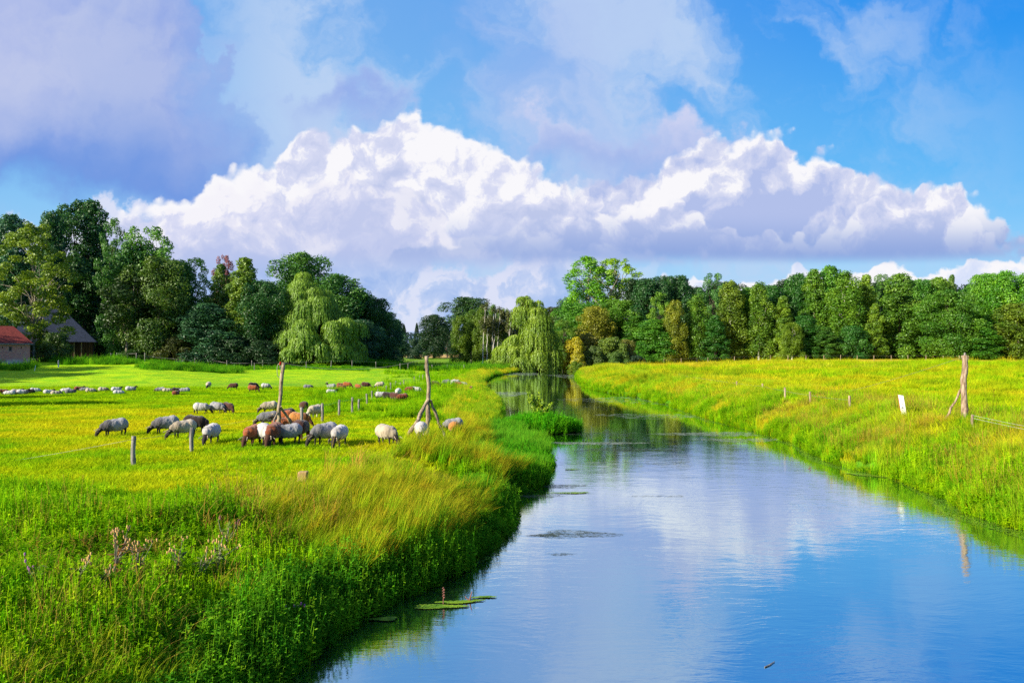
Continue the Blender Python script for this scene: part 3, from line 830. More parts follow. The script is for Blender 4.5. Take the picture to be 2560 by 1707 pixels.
for a in [
    (40, 835, 110, 139, 'bush0', DG, 'dark green bush behind the brick shed'),
    (140, 832, 84, 133, 'bush1', (0.05, 0.115, 0.01), 'tall green bush in front of the slate barn'),
    (345, 872, 110, 141, 'bush0', DG, 'low dark bush right of the slate barn under the crooked tree'),
    (440, 842, 120, 141, 'bush1', (0.065, 0.085, 0.01), 'olive bush under the olive-brown tree'),
    (520, 852, 120, 141, 'bush0', BL, 'bluish bush between the olive bush and the hazel thicket'),
    (585, 838, 130, 142, 'bush1', (0.022, 0.07, 0.02), 'wide blue-green hazel thicket, taller of the two left of the willow'),
    (655, 850, 120, 142, 'bush0', (0.022, 0.07, 0.02), 'wide blue-green hazel thicket touching the left side of the willow'),
    (262, 885, 60, 137, 'bush1', DG, 'low nettle-green bush at the barn\'s right corner'),
]: tree(*a, GU, 'bush', 'bush')

# the large weeping willow on the left, tier by tier
def dome_list(rows, Y, rng, zbase):
    s = Y / FPX
    out = []
    for (cx_, ty, half, rad, nn, drop) in rows:
        z = CZ - (ty - HY) * s - zbase
        for i in range(nn):
            a = i * 2 * math.pi / nn + rng.uniform(-.3, .3)
            q = half * s - rad * s * 0.7
            q = max(q, 0) * rng.uniform(.75, 1.0) if nn > 1 else 0.0
            out.append((cx_ * s + math.cos(a) * q, math.sin(a) * q * .9, z - rad * s * .62 + rng.uniform(-.5, .4), rad * s * rng.uniform(.8, 1.15), drop * rng.uniform(.8, 1.2)))
    return out
rg = np.random.default_rng(5)
Yw = 148.0; bw = on(790, Yw)
rows = [(-32, 684, 10, 22, 1, 2.6), (-28, 700, 34, 24, 4, 3.0), (-22, 722, 58, 28, 6, 3.4), (-16, 748, 70, 30, 8, 3.8), (-8, 775, 80, 28, 9, 3.4), (38, 786, 30, 22, 3, 3.0), (-50, 790, 34, 26, 4, 2.8), (20, 800, 104, 26, 11, 2.8), (-5, 826, 118, 27, 13, 2.6), (0, 850, 130, 26, 14, 2.4), (2, 872, 136, 22, 15, 1.9), (2, 889, 138, 18, 15, 1.3)]
KINDS['willow_big'] = kind_weeping(101, dome_list(rows, Yw, rg, bw.z), H=CZ - (684 - HY) / FPX * Yw - bw.z, W=235 / FPX * Yw, strands=66)
k = KINDS['willow_big']
place_tree('weeping_willow', 'willow_big', bw, k[2], k[3], (0.17, 0.31, 0.020), 'large weeping willow with layered curtains and a yellow-green top in the left meadow', 'willow', 'weeping willows', rz=0.0)
Yw = 178.0; bw = on(1330, Yw)
rows = [(-22, 740, 20, 13, 3, 1.6), (-4, 748, 30, 12, 4, 1.5), (-20, 764, 26, 22, 4, 3.6), (4, 768, 30, 22, 5, 4.0), (10, 790, 40, 28, 7, 4.6), (18, 820, 44, 30, 8, 4.6), (-50, 842, 26, 22, 4, 4.0), (-64, 862, 34, 22, 5, 4.0), (-34, 866, 40, 22, 6, 4.0), (24, 872, 56, 24, 8, 4.2), (-80, 902, 40, 18, 5, 2.0), (-6, 896, 66, 22, 9, 3.2)]
KINDS['willow_river'] = kind_weeping(102, dome_list(rows, Yw, rg, bw.z), H=CZ - (738 - HY) / FPX * Yw - bw.z, W=150 / FPX * Yw, strands=54)
k = KINDS['willow_river']
place_tree('weeping_willow', 'willow_river', bw, k[2], k[3], (0.21, 0.34, 0.016), 'tall weeping willow with golden strands hanging into the far end of the river', 'willow', 'weeping willows', rz=0.0)

# the gap in the middle
GM = 'trees in the gap between the woods'
for a in [
    (1085, 788, 84, 285, 'oak0', DKB, 'dark round oak standing alone beyond the stubble field'),
    (1168, 746, 150, 330, 'oak1', (0.035, 0.105, 0.022), 'broad green crown rising behind the birch stand'),
    (1118, 815, 60, 300, 'airy1', BL, 'thin dark tree between the lone oak and the birch stand'),
    (1035, 848, 46, 270, 'bush0', BL, 'small dark bush left of the lone round oak'),
    (1010, 812, 40, 420, 'pine0', BL, 'left one of two far bluish firs in the gap'),
    (1042, 808, 36, 420, 'pine0', BL, 'right one of two far bluish firs in the gap'),
    (1385, 770, 90, 260, 'tall0', (0.08, 0.10, 0.03), 'brownish half-bare tree behind the river willow'),
    (1425, 745, 90, 240, 'oak0', (0.045, 0.12, 0.02), 'green tree just left of the poplar pair'),
]: tree(*a, GM)
mm = []
GB = 'birches of the stand left of the river willow'
for k, (px, top, w, col, lab) in enumerate([
    (1150, 790, 46, OL, 'leftmost olive birch of the stand'), (1178, 776, 44, (0.10, 0.13, 0.015), 'second leafy birch from the left in the stand'),
    (1205, 768, 46, OL, 'leafy birch in the middle of the stand with a silvery top'), (1232, 764, 44, (0.11, 0.15, 0.02), 'tallest leafy birch, where the bare white stems begin'),
    (1262, 772, 40, (0.12, 0.14, 0.03), 'thin grey-green birch top above the bare white stems'), (1290, 776, 36, (0.10, 0.12, 0.03), 'right end birch of the stand against the river willow')]):
    tree(px, top, w * 1.2, 203 + (k % 2) * 4, 'birch%d' % (k % 2), (col[0] * 1.15, col[1] * 1.75, col[2]), lab, GB, 'birch_tree')
for k in range(11):
    px = 1206 + k * 9.2 + (k * 37 % 5)
    tree(px, 768 + (k * 53 % 30), 34, 197 + (k * 29 % 7), 'whip%d' % (k % 3), (0.11, 0.13, 0.03), 'slender bare white birch stem, number %s from the left beside the river willow' % ('one two three four five six seven eight nine ten eleven'.split()[k]), GB, 'birch_tree')

# poplars, coloured bushes and the wood on the right
GR = 'trees of the wood on the right'
for a in [
    (1472, 648, 118, 232, 'poplar0', (0.12, 0.24, 0.015), 'left tall poplar of the airy pair above the river bend'),
    (1556, 652, 122, 232, 'poplar1', (0.19, 0.27, 0.013), 'right tall poplar of the pair, yellower and more open'),
    (1440, 760, 110, 218, 'oak1', MG, 'bright green tree under the left poplar'),
    (1540, 752, 130, 220, 'oak0', (0.085, 0.16, 0.012), 'wide green tree under the right poplar'),
    (1486, 768, 84, 208, 'oak0', (0.20, 0.165, 0.010), 'rusty orange autumn tree above the golden bush'),
    (1408, 800, 70, 205, 'airy1', (0.09, 0.14, 0.012), 'loose olive tree beside the river willow'),
    (1592, 790, 90, 206, 'alder1', (0.055, 0.125, 0.010), 'low green tree left of the dark spruce-like group'),
    (1618, 700, 70, 214, 'tall0', DKB, 'dark blue-green tree right of the poplars, left end of the right wood\'s crest'),
    (1662, 694, 76, 216, 'oak1', DKB, 'wide dark tree second on the crest right of the poplars'),
    (1703, 692, 64, 216, 'tall2', DKB, 'dark peaked tree third on the crest right of the poplars'),
    (1648, 732, 58, 203, 'airy1', (0.10, 0.17, 0.012), 'light green thin tree with a straight trunk in front of the dark crest'),
    (1636, 800, 90, 200, 'tall1', MG, 'leafy mid-green tree at the foot of the light green thin one'),
    (1687, 752, 52, 198, 'birch0', (0.17, 0.16, 0.012), 'drooping birch with orange-brown top'),
    (1742, 738, 62, 200, 'birch1', (0.085, 0.15, 0.012), 'drooping green birch right of the orange-topped one'),
    (1783, 686, 66, 214, 'airy0', (0.06, 0.14, 0.03), 'feathery tree top standing over the crest behind the green birch'),
    (1826, 704, 70, 201, 'birch0', (0.12, 0.15, 0.012), 'tall olive birch, first of the long row'),
    (1788, 790, 60, 197, 'alder0', DG, 'dark low tree between the green birch and the olive one'),
    (1868, 722, 56, 204, 'tall2', MG, 'mid-green tree second in the long row'),
    (1897, 708, 64, 200, 'birch1', (0.10, 0.155, 0.012), 'tall drooping birch third in the long row'),
    (1930, 716, 56, 207, 'tall0', DG, 'dark green tree between two pale birches of the long row'),
    (1957, 742, 58, 199, 'alder1', (0.12, 0.17, 0.012), 'yellow-green pointed tree left of the highest crowns'),
    (1980, 806, 50, 193, 'birch0', (0.13, 0.17, 0.015), 'small pale birch standing out before the row'),
    (1996, 688, 74, 210, 'oak0', DG, 'dark leafy crown left of the highest one'),
    (2036, 676, 70, 206, 'alder2', (0.085, 0.15, 0.010), 'left one of the two highest crowns of the right wood'),
    (2074, 670, 76, 208, 'tall1', MG, 'right one of the two highest crowns of the right wood'),
    (2112, 682, 84, 199, 'birch1', (0.095, 0.165, 0.012), 'broad drooping birch right of the highest crowns'),
    (2066, 818, 56, 193, 'alder0', (0.05, 0.11, 0.014), 'small bushy tree at the field edge below the highest crowns'),
    (2012, 790, 64, 196, 'tall0', DG, 'dark low tree left of the small bushy one'),
    (2128, 815, 76, 194, 'bush1', DG, 'dense low bushy tree right of the small one at the field edge'),
    (2166, 690, 56, 203, 'alder0', (0.15, 0.20, 0.012), 'narrow yellow-green tree with tiered foliage'),
    (2188, 760, 48, 196, 'alder1', (0.13, 0.18, 0.012), 'slim pale tree in front of the tiered yellow-green one'),
    (2206, 688, 56, 208, 'airy0', (0.07, 0.14, 0.02), 'thin-topped tree behind the gap in the long row'),
    (2250, 688, 92, 199, 'tall2', (0.075, 0.135, 0.010), 'broad olive tree with full skirt in the long row'),
    (2296, 702, 70, 212, 'oak1', MG, 'yellowish crown right of the broad olive tree'),
    (2342, 698, 80, 214, 'tall0', (0.10, 0.16, 0.012), 'flat-topped yellow-green crown behind the solitary field oak'),
    (2380, 690, 34, 216, 'alder1', (0.09, 0.14, 0.02), 'thin bare tip rising behind the solitary field oak'),
    (2370, 728, 116, 189, 'oak0', (0.065, 0.135, 0.010), 'solitary rounded oak on a visible trunk at the field edge'),
    (2432, 715, 76, 205, 'tall1', DG, 'dark tree in the recess between the field oak and the right end mass'),
    (2462, 688, 80, 198, 'oak1', (0.08, 0.18, 0.012), 'bright green tree at the left of the right end mass'),
    (2452, 800, 84, 186, 'alder2', MG, 'skirted low green tree in front of the right end mass'),
    (2512, 682, 100, 192, 'oak0', (0.085, 0.19, 0.010), 'big bright green tree near the right picture edge'),
    (2545, 760, 100, 186, 'tall0', (0.10, 0.13, 0.010), 'brownish olive tree low in the right end mass'),
    (2600, 682, 100, 192, 'oak1', MG, 'green tree cut by the right picture edge'),
    (2690, 690, 110, 192, 'oak0', MG, 'green tree beyond the right picture edge'),
]: tree(a[0], a[1], a[2] * 1.28, a[3], a[4], (a[5][0] * 1.35, a[5][1] * 1.75, a[5][2] * 1.3), a[6], GR)
for k in range(14):
    px = 1590 + k * 76
    tree(px, 703 + (k * 31 % 22), 125, 226 + (k * 17 % 9), ('oak1', 'tall1', 'oak0')[k % 3], DKB if k % 2 else DK, 'dark tree of the right wood\'s back row, seen only through gaps', 'back row of the right wood')
GC = 'coloured bushes at the river bend'
for a in [
    (1438, 846, 84, 178, 'shrub0', (0.46, 0.42, 0.008), 'golden-orange willow bush at the river bend'),
    (1470, 836, 90, 186, 'shrub0', (0.20, 0.20, 0.010), 'olive-gold rounded bush behind the dark ones'),
    (1486, 866, 60, 178, 'shrub0', (0.09, 0.16, 0.02), 'darkest grey-green bush left in the bend thicket'),
    (1528, 845, 96, 183, 'shrub0', (0.14, 0.23, 0.02), 'largest grey-green rounded bush in the bend thicket'),
    (1566, 850, 70, 186, 'shrub0', (0.16, 0.18, 0.018), 'olive bush at the back right of the bend thicket'),
    (1540, 880, 70, 177, 'shrub0', (0.10, 0.20, 0.025), 'low dark bush in front of the largest grey-green one'),
    (1590, 888, 60, 182, 'shrub0', (0.035, 0.085, 0.035), 'small blue-green bush at the right end of the bend thicket'),
    (1440, 902, 50, 175, 'bush0', (0.14, 0.26, 0.01), 'low bright green bush dipping into the water at the bend'),
    (1250, 905, 60, 172, 'bush1', (0.14, 0.22, 0.012), 'low yellow-green bush left of the river willow'),
]: tree(*a, GC, 'bush', 'bush')
# far wood on the horizon: reads as one bluish mass
rg = np.random.default_rng(9)
Cc, Rr = [], []
for k in range(90):
    x = -520 + k * 13.5 + rg.uniform(-4, 4); y = 620 + rg.uniform(-25, 25)
    h_ = rg.uniform(12, 19)
    for j in range(5):
        Cc.append((x + rg.uniform(-6, 6), y + rg.uniform(-5, 5), 3.2 + h_ * (0.15 + 0.2 * j))); Rr.append(rg.uniform(3.0, 5.0))
lv, tone = blob_leaves(rg, Cc, Rr, 60000, 1.5, 1.0)
fw = mesh_from('far_wood', [lv], tone=tone); fw.materials.append(M_LEAF)
o = link('far_wood', fw); o.color = (0.03, 0.085, 0.055, 1)
tag(o, kind='stuff', label='bluish line of far-off forest closing the horizon', cat='forest')
# trees standing left of the view whose shade falls across the meadow
for k, (x, y, h_, w) in enumerate([(-60, 38, 17, 7.5), (-92, 84, 20, 17), (-96, 94, 21, 17), (-106, 104, 22, 15), (-88, 77, 16, 12), (-118, 118, 24, 18), (-74, 44, 20, 7)]):
    place_tree('leafy_tree', ('tall0', 'oak0', 'oak1')[k % 3], (x, y, gz(x, y) - .1), h_, w, DG, 'tree beyond the left picture edge, known by its shade on the meadow', 'tree', 'trees left of the view')
# ------------------------------------------------------------------ timber, wire, sheds
M_WOOD = bark_material('weathered_wood', (0.13, 0.095, 0.06), (0.40, 0.32, 0.22), 14.0)
M_WOOD_WARM = bark_material('stripped_wood', (0.16, 0.105, 0.065), (0.44, 0.34, 0.24), 12.0)
M_WOOD_GREY = bark_material('grey_wood', (0.10, 0.095, 0.085), (0.30, 0.28, 0.25), 12.0)
def simple_mat(name, col, rough=0.7, metal=0.0, var=0.25, scale=8.0):
    m, N = new_mat(name)
    pos = N.n('ShaderNodeTexCoord').outputs['Object']
    n1 = N.noise(pos, scale, 4.0, 0.6)
    c = N.mix(N.ss(n1, 0.3, 0.7), [v * (1 - var) for v in col], [min(1, v * (1 + var)) for v in col])
    finish(N, principled(N, c, rough, bumpn(N, n1, 0.2, 0.02), 0.3, Metallic=metal))
    return m
M_WIRE = simple_mat('fence_wire', (0.26, 0.26, 0.22), 0.5, 0.5)
M_WIREW = simple_mat('white_tape', (0.5, 0.54, 0.46), 0.6)
M_RED = simple_mat('red_plastic', (0.50, 0.015, 0.01), 0.5)
M_WHITE = simple_mat('white_board', (0.82, 0.84, 0.86), 0.4, 0, 0.04)
M_BLACK = simple_mat('dark_paint', (0.03, 0.03, 0.032), 0.5)
M_CONC = simple_mat('marker_wood', (0.42, 0.27, 0.12), 0.9, 0, 0.35)

def pt(px, py, Y):
    return Vector(((px - CX) / FPX * Y, Y, CZ - (py - HY) / FPX * Y))

def crooked(path, r0, r1, seed, wob=0.05, n=9, sides=8, knots=0.12):
    rng = np.random.default_rng(seed)
    path = np.array([tuple(p) for p in path], float)
    L = np.concatenate([[0], np.cumsum(np.linalg.norm(np.diff(path, axis=0), axis=1))])
    t = np.linspace(0, L[-1], n)
    P = np.stack([np.interp(t, L, path[:, i]) for i in range(3)], 1)
    P[1:-1] += rng.normal(size=(n - 2, 3)) * wob * 0.5
    R = np.linspace(r0, r1, n) * (1 + knots * rng.normal(size=n))
    return tube(P, R, sides)

def part(name, geo, mat, parent, origin=None, smooth=True):
    """a mesh in world coordinates, hung under parent whose location is origin"""
    parts = geo if isinstance(geo, list) else [geo]
    if origin is not None:
        o = np.array(tuple(origin)); parts = [(V - o, F_) for V, F_ in parts]
    me = mesh_from(name, parts, smooth)
    return link(name, me, mat, parent)

# crooked masts
def mast(name, base_px, top_px, r, seed, mat, props, label, mid=None):
    b_ = at(*base_px)
    top = pt(*top_px, b_.y)
    root = empty(name, b_)
    path = [b_ - Vector((0, 0, .3))] + [pt(*q, b_.y) for q in (mid or [])] + [top]
    part('pole', crooked(path, r * 1.15, r * .85, seed, .02, 14, 10, .06), mat, root, b_)
    for i, (p_top, p_bot, rr, dy) in enumerate(props):
        a = pt(*p_top, b_.y - 0.05)
        g = at(*p_bot)
        pm = (a + g) / 2 + Vector((0.05 * (-1) ** i, 0, -.06))
        part('prop', crooked([a, pm, g - Vector((0, 0, .15))], rr * .85, rr * 1.1, seed + 3 + i, .04, 9, 8, .1), mat, root, b_)
    return tag(root, label, 'pole', 'wooden masts by the river'), b_, top
mA, mAb, mAt = mast('wire_mast', (692, 1087), (709, 906), .074, 3, M_WOOD, [((701, 1016), (740, 1083), .055, 0), ((694, 1030), (672, 1094), .045, 0)],
                    'tall leaning wooden mast with a red cap standing among the sheep', [(697, 1030), (703, 960)])
mB, mBb, mBt = mast('wire_mast', (1066, 1096), (1066, 890), .082, 5, M_WOOD, [((1071, 998), (1012, 1092), .080, 0), ((1077, 1000), (1122, 1104), .058, 0)],
                    'tall wooden mast propped by two slanting poles near the left bank', [(1070, 1040), (1072, 960), (1068, 920)])
mC, mCb, mCt = mast('wire_mast', (2414, 1062), (2410, 888), .115, 8, M_WOOD_WARM, [((2407, 966), (2350, 1060), .05, 0)],
                    'gnarled reddish mast with one crooked prop on the right bank', [(2411, 1010), (2408, 950), (2413, 920)])
part('cap', tube([mAt + Vector((-.10, -.02, .03)), mAt + Vector((-.13, -.02, -.10))], [.035, .03], 8), M_RED, mA, mAb)
lp = [mAt + Vector((-.10 + .08 * math.cos(a) - .06, -.02, -.30 + .26 * math.sin(a))) for a in np.linspace(0, 6.0, 14)]
part('wire_loop', tube(lp, [.012] * 14, 5), M_WIRE, mA, mAb)
part('top_peg', tube([mCt + Vector((.03, 0, -.02)), mCt + Vector((.035, 0, .10))], [.04, .035], 6), M_WOOD_GREY, mC, mCb)

def wire_geo(points, r=0.012, sag=0.05, n=14):
    out = []
    for a, b_ in zip(points[:-1], points[1:]):
        a = np.array(tuple(a)); b_ = np.array(tuple(b_)); t = np.linspace(0, 1, n)[:, None]
        p = a + (b_ - a) * t; p[:, 2] -= (4 * t * (1 - t))[:, 0] * sag
        out.append(tube(p, [r] * n, 4))
    return out
w = link('overhead_wire', mesh_from('overhead_wire', wire_geo([mAt - Vector((0, 0, .02)), mBt - Vector((0, 0, .10))], .006, .32, 24)), M_WIRE)
tag(w, 'slack wire strung between the two left wooden masts', 'wire')
w = link('overhead_wire', mesh_from('overhead_wire', wire_geo([pt(2408, 892, mCb.y), pt(2030, 995, 60), pt(1870, 1010, 70)], .006, .2, 24)), M_WIRE)
tag(w, 'thin wire running down from the gnarled mast along the right bank', 'wire')

# fences: posts and wires move together
def fence(name, label, posts, mat, r=.055, wires=(0.92,), wr=.008, wmat=None, seed=1, rail=None, group=None, wire_ends=None, lean=0.03):
    rng = random.Random(seed)
    tops, root = [], None
    for i, p in enumerate(posts):
        if len(p) == 3: b_ = at(p[0], p[2]); top = pt(p[0] + rng.uniform(-2, 2) * .5, p[1], b_.y)
        else:
            b_ = on(p[0], p[3]); top = b_ + Vector((rng.uniform(-.04, .04), 0, p[4]))
        if root is None: root = empty(name, b_); org = b_.copy()
        g = crooked([b_ - Vector((0, 0, .25)), (b_ + top) / 2 + Vector((rng.uniform(-lean, lean), 0, 0)), top], r * 1.05, r * .95, seed * 7 + i, .012, 6, 7, .05)
        part('post', g, mat, root, org)
        tops.append((b_, top))
    for w_ in wires:
        pts_ = [b_ + (t - b_) * w_ + Vector((0, -r, 0)) for b_, t in tops]
        if wire_ends: pts_ = [wire_ends] + pts_
        part('wire', wire_geo(pts_, wr, .03), wmat or M_WIRE, root, org)
    if rail:
        for w_ in rail:
            pts_ = [b_ + (t - b_) * w_ for b_, t in tops]
            part('rail', wire_geo(pts_, .035, .02, 5), mat, root, org)
    return tag(root, label, 'fence', group)
fence('wire_fence', 'old wire fence with grey posts marching from the grazing sheep along the left bank',
      [(335, 1090, 1165), (480, 1068, 1132), (755, 1018, 1078), (805, 1008, 1058), (848, 999, 1042), (881, 993, 1035), (898, 998, 1031), (917, 984, 1011), (929, 977, 1002), (945, 972, 987), (966, 964, 982), (976, 956, 977), (989, 953, 970), (1001, 956, 970), (1010, 949, 964), (1036, 942, 953), (1048, 938, 951), (1057, 936, 948), (1064, 935, 946)],
      M_WOOD_GREY, .062, wires=(.9,), wr=.0035, seed=4, wire_ends=pt(-60, 1165, 22.0))
fence('wire_fence', 'wire fence with short reddish posts sunk in tall grass on the right bank',
      [(1698, 934, 947), (1842, 953, 974), (1907, 959, 984), (1962, 968, 1004), (2025, 979, 1014), (2124, 989, 1032)], M_WOOD_WARM, .06, wires=(.75,), wr=.007, seed=6)
b0 = at(2432, 1080)
fence('wire_fence', 'stub post and pale twin wires leading from the gnarled mast off to the right',
      [(2432, 1036, 1082), (2700, 1085, 1150)], M_WOOD, .05, wires=(.95, .80), wr=.004, wmat=M_WIREW, seed=7)
fence('wire_fence', 'low field fence with small pale posts running before the right wood',
      [(p, 0, 0, Y, 1.15) for p, Y in ((1660, 191), (1703, 190), (1770, 188), (1836, 187), (1926, 186), (1970, 186), (2015, 185), (2060, 184), (2102, 184), (2143, 183), (2185, 183), (2228, 182), (2270, 182), (2315, 181), (2358, 181), (2398, 180), (2420, 179))],
      M_WOOD, .08, wires=(.9,), wr=.008, seed=8)
fence('wire_fence', 'wire fence along the far end of the pasture below the large weeping willow',
      [(p, 0, 0, Y, 1.2) for p, Y in ((636, 133), (700, 134), (766, 135), (828, 138), (880, 141), (940, 145), (1000, 148), (1020, 149), (1062, 150), (1080, 151), (1118, 152), (1160, 153))],
      M_WOOD_GREY, .07, wires=(.95,), wr=.009, seed=9)
fence('rail_fence', 'pale rail fence in the undergrowth right of the slate barn',
      [(p, 0, 0, Y, 1.4) for p, Y in ((277, 137), (292, 139), (318, 138), (341, 137))], M_WOOD_GREY, .09, wires=(), rail=(.92,), seed=10)
fence('rail_fence', 'dark fence with sagging rail at the foot of the hazel thicket',
      [(p, 0, 0, Y, h_) for p, Y, h_ in ((362, 134, 1.5), (487, 137, 1.2), (490, 139, 1.7), (528, 139, 1.6), (567, 137, 1.2), (630, 138, 1.2), (657, 139, 1.2))], M_WOOD_GREY, .075, wires=(), rail=(.6,), seed=11)

# single small things in the meadow
b_ = at(755, 1207); top = pt(757, 1178, b_.y)
root = empty('marker_post', b_)
hw = .105
V = np.array([(sx * hw * (1 if z < 1 else .95) + (0 if z < 1 else .03), sy * hw, z_) for z, z_ in ((0, -.2), (1, top.z - b_.z)) for sx, sy in ((-1, -1), (1, -1), (1, 1), (-1, 1))])
me = np_mesh('shaft', V, [(0, 1, 5, 4), (1, 2, 6, 5), (2, 3, 7, 6), (3, 0, 4, 7), (4, 5, 6, 7)])
o = link('shaft', me, M_CONC, root)
bv = o.modifiers.new('bevel', 'BEVEL'); bv.width = .015; bv.segments = 2
tag(root, 'short square brown stump post alone in the grass of the left meadow', 'post')

def stick(name, a, b_, r, mat, label, cat='stick', bands=None):
    root = empty(name, a)
    part('shaft', tube([a - Vector((0, 0, .1)), (a + b_) / 2, b_], [r, r * .95, r * .8], 7), mat, root, a)
    if bands:
        for t0, t1 in bands:
            part('band', tube([a + (b_ - a) * t0, a + (b_ - a) * t1], [r * 1.12] * 2, 7), M_BLACK, root, a)
    return tag(root, label, cat)
g = on(146, 119); stick('marker_post', g, g + Vector((0, 0, .95)), .09, M_WHITE, 'small black and white striped marker post in the shaded grass near the brick shed', 'post', [(.15, .3), (.45, .6), (.75, .92)])
g = on(86, 112); stick('marker_stake', g, g + Vector((.18, 0, .75)), .035, M_WHITE, 'thin white stake leaning in the shaded grass below the brick shed', 'stake')
g = on(186, 131); stick('dead_branch', g + Vector((.3, 0, 0)), g + Vector((-.5, 0, .8)), .06, M_PALEBARK, 'bleached dead branch poking up at the edge of the shade', 'branch')
g = on(447, 136.5)
root = empty('log', g); part('trunk', tube([g + Vector((-.6, 0, .25)), g + Vector((.9, .1, .3))], [.2, .18], 9), M_PALEBARK, root, g); part('limb', tube([g + Vector((.5, 0, .3)), g + Vector((1.1, -.1, .7))], [.09, .04], 6), M_PALEBARK, root, g)
tag(root, 'pale fallen log in front of the hazel thicket', 'log')

# white board on a stake, right bank
b_ = at(2266, 1055); Y = b_.y
root = empty('warning_board', b_)
up = (pt(2256, 988, Y) - pt(2265, 1041, Y)).normalized()
side = Vector((-0.10, -1.0, 0)).normalized(); side = (side - side.dot(up) * up).normalized()
nrm = up.cross(side).normalized()
if nrm.x > 0: nrm = -nrm
cen = (pt(2252, 988, Y) + pt(2260.5, 1041, Y)) / 2 - b_
hh, hw, th = 27 / FPX * Y, .26, .008
def slab(c, a, ha, b2, hb, n, t):
    V = [tuple(c + a * ha * i + b2 * hb * j + n * t * k_) for k_ in (-1, 1) for i, j in ((-1, -1), (1, -1), (1, 1), (-1, 1))]
    return np_mesh('slab', V, [(0, 3, 2, 1), (4, 5, 6, 7), (0, 1, 5, 4), (1, 2, 6, 5), (2, 3, 7, 6), (3, 0, 4, 7)])
link('board', slab(cen, side, hw, up, hh, nrm, th), M_WHITE, root)
link('red_edge', slab(cen - side * (hw + .014) * (1 if side.x < 0 else -1), side, .012, up, hh, nrm, th * 1.6), M_RED, root)
marks = []
for (u1, v1, u2, v2, t_) in ((-.2, .25, .5, .1, .03), (.3, .45, .6, .0, .03), (-.5, -.25, .3, -.1, .05), (.1, -.05, .7, -.35, .04), (-.6, -.32, -.1, -.42, .05), (.4, -.5, .7, -.62, .03)):
    a = cen + side * hw * u1 + up * hh * v1 + nrm * (th + .004); c_ = cen + side * hw * u2 + up * hh * v2 + nrm * (th + .004)
    dr = (c_ - a).normalized(); pr = nrm.cross(dr)
    marks.append((np.array([tuple(a - pr * t_ * .3), tuple(a + pr * t_ * .3), tuple(c_ + pr * t_ * .5), tuple(c_ - pr * t_ * .5)]), np.array([[0, 1, 2, 3]], np.int32)))
link('emblem', mesh_from('emblem', marks), M_BLACK, root)
stk = [b_ + cen - nrm * .04 + up * hh * .9, b_ + cen - nrm * .04 - up * hh, b_ - Vector((0, 0, .2))]
part('stake', tube(stk, [.03, .035, .035], 6), M_WOOD_GREY, root, b_)
tag(root, 'leaning white board with dark scrawled marks on a stake in the right bank', 'sign')

# ------------------------------------------------------------------ buildings
def brick_mat():
    m, N = new_mat('old_brick')
    tc = N.n('ShaderNodeTexCoord').outputs['Object']
    x, y, z = N.sep(tc)
    bt = N.n('ShaderNodeTexBrick')
    N.put(bt.inputs['Vector'], N.comb(N.m('ADD', x, y), z, 0.0))
    bt.inputs['Scale'].default_value = 2.2
    N.put(bt.inputs['Color1'], (0.52, 0.17, 0.13)); N.put(bt.inputs['Color2'], (0.62, 0.28, 0.22)); N.put(bt.inputs['Mortar'], (0.40, 0.34, 0.28))
    bt.inputs['Mortar Size'].default_value = 0.02
    c = bt.outputs[0]
    n1 = N.noise(tc, 1.3, 4.0, 0.6)
    c = N.mix(N.m('MULTIPLY', N.ss(n1, 0.5, 0.7), 0.5), c, (0.55, 0.40, 0.32))
    c = N.mix(N.m('MULTIPLY', N.ss(z, 0.9, 0.15), N.ss(n1, 0.3, 0.55)), c, (0.60, 0.52, 0.50))
    finish(N, principled(N, c, 0.95, None, 0.1)); return m
def tile_mat(name, a, b2, scale):
    m, N = new_mat(name)
    tc = N.n('ShaderNodeTexCoord').outputs['Object']
    x, y, z = N.sep(tc)
    bt = N.n('ShaderNodeTexBrick'); N.put(bt.inputs['Vector'], N.comb(x, z, 0.0)); bt.inputs['Scale'].default_value = scale
    N.put(bt.inputs['Color1'], a); N.put(bt.inputs['Color2'], b2); N.put(bt.inputs['Mortar'], [v * .35 for v in a]); bt.inputs['Mortar Size'].default_value = 0.03
    n1 = N.noise(tc, 2.0, 5.0, 0.65)
    c = N.mix(N.m('MULTIPLY', N.ss(n1, 0.45, 0.65), 0.6), bt.outputs[0], [v * .5 for v in a])
    finish(N, principled(N, c, 0.8, bumpn(N, bt.outputs[1], 0.4, 0.03), 0.25)); return m
def plank_mat():
    m, N = new_mat('dark_planks')
    tc = N.n('ShaderNodeTexCoord').outputs['Object']
    x, y, z = N.sep(tc)
    st = N.noise(N.comb(N.m('MULTIPLY', N.m('ADD', x, y), 4.5), N.m('MULTIPLY', z, .1), 0.0), 1.0, 3.0, 0.7)
    c = N.mix(N.ss(st, 0.4, 0.6), (0.018, 0.012, 0.010), (0.085, 0.045, 0.035))
    finish(N, principled(N, c, 0.9, bumpn(N, st, 0.5, 0.03), 0.1)); return m
M_BRICK = brick_mat(); M_RTILE = tile_mat('red_tiles', (0.20, 0.035, 0.028), (0.27, 0.055, 0.04), 3.0)
M_SLATE = tile_mat('blue_slates', (0.022, 0.036, 0.075), (0.035, 0.052, 0.10), 2.6); M_PLANK = plank_mat()

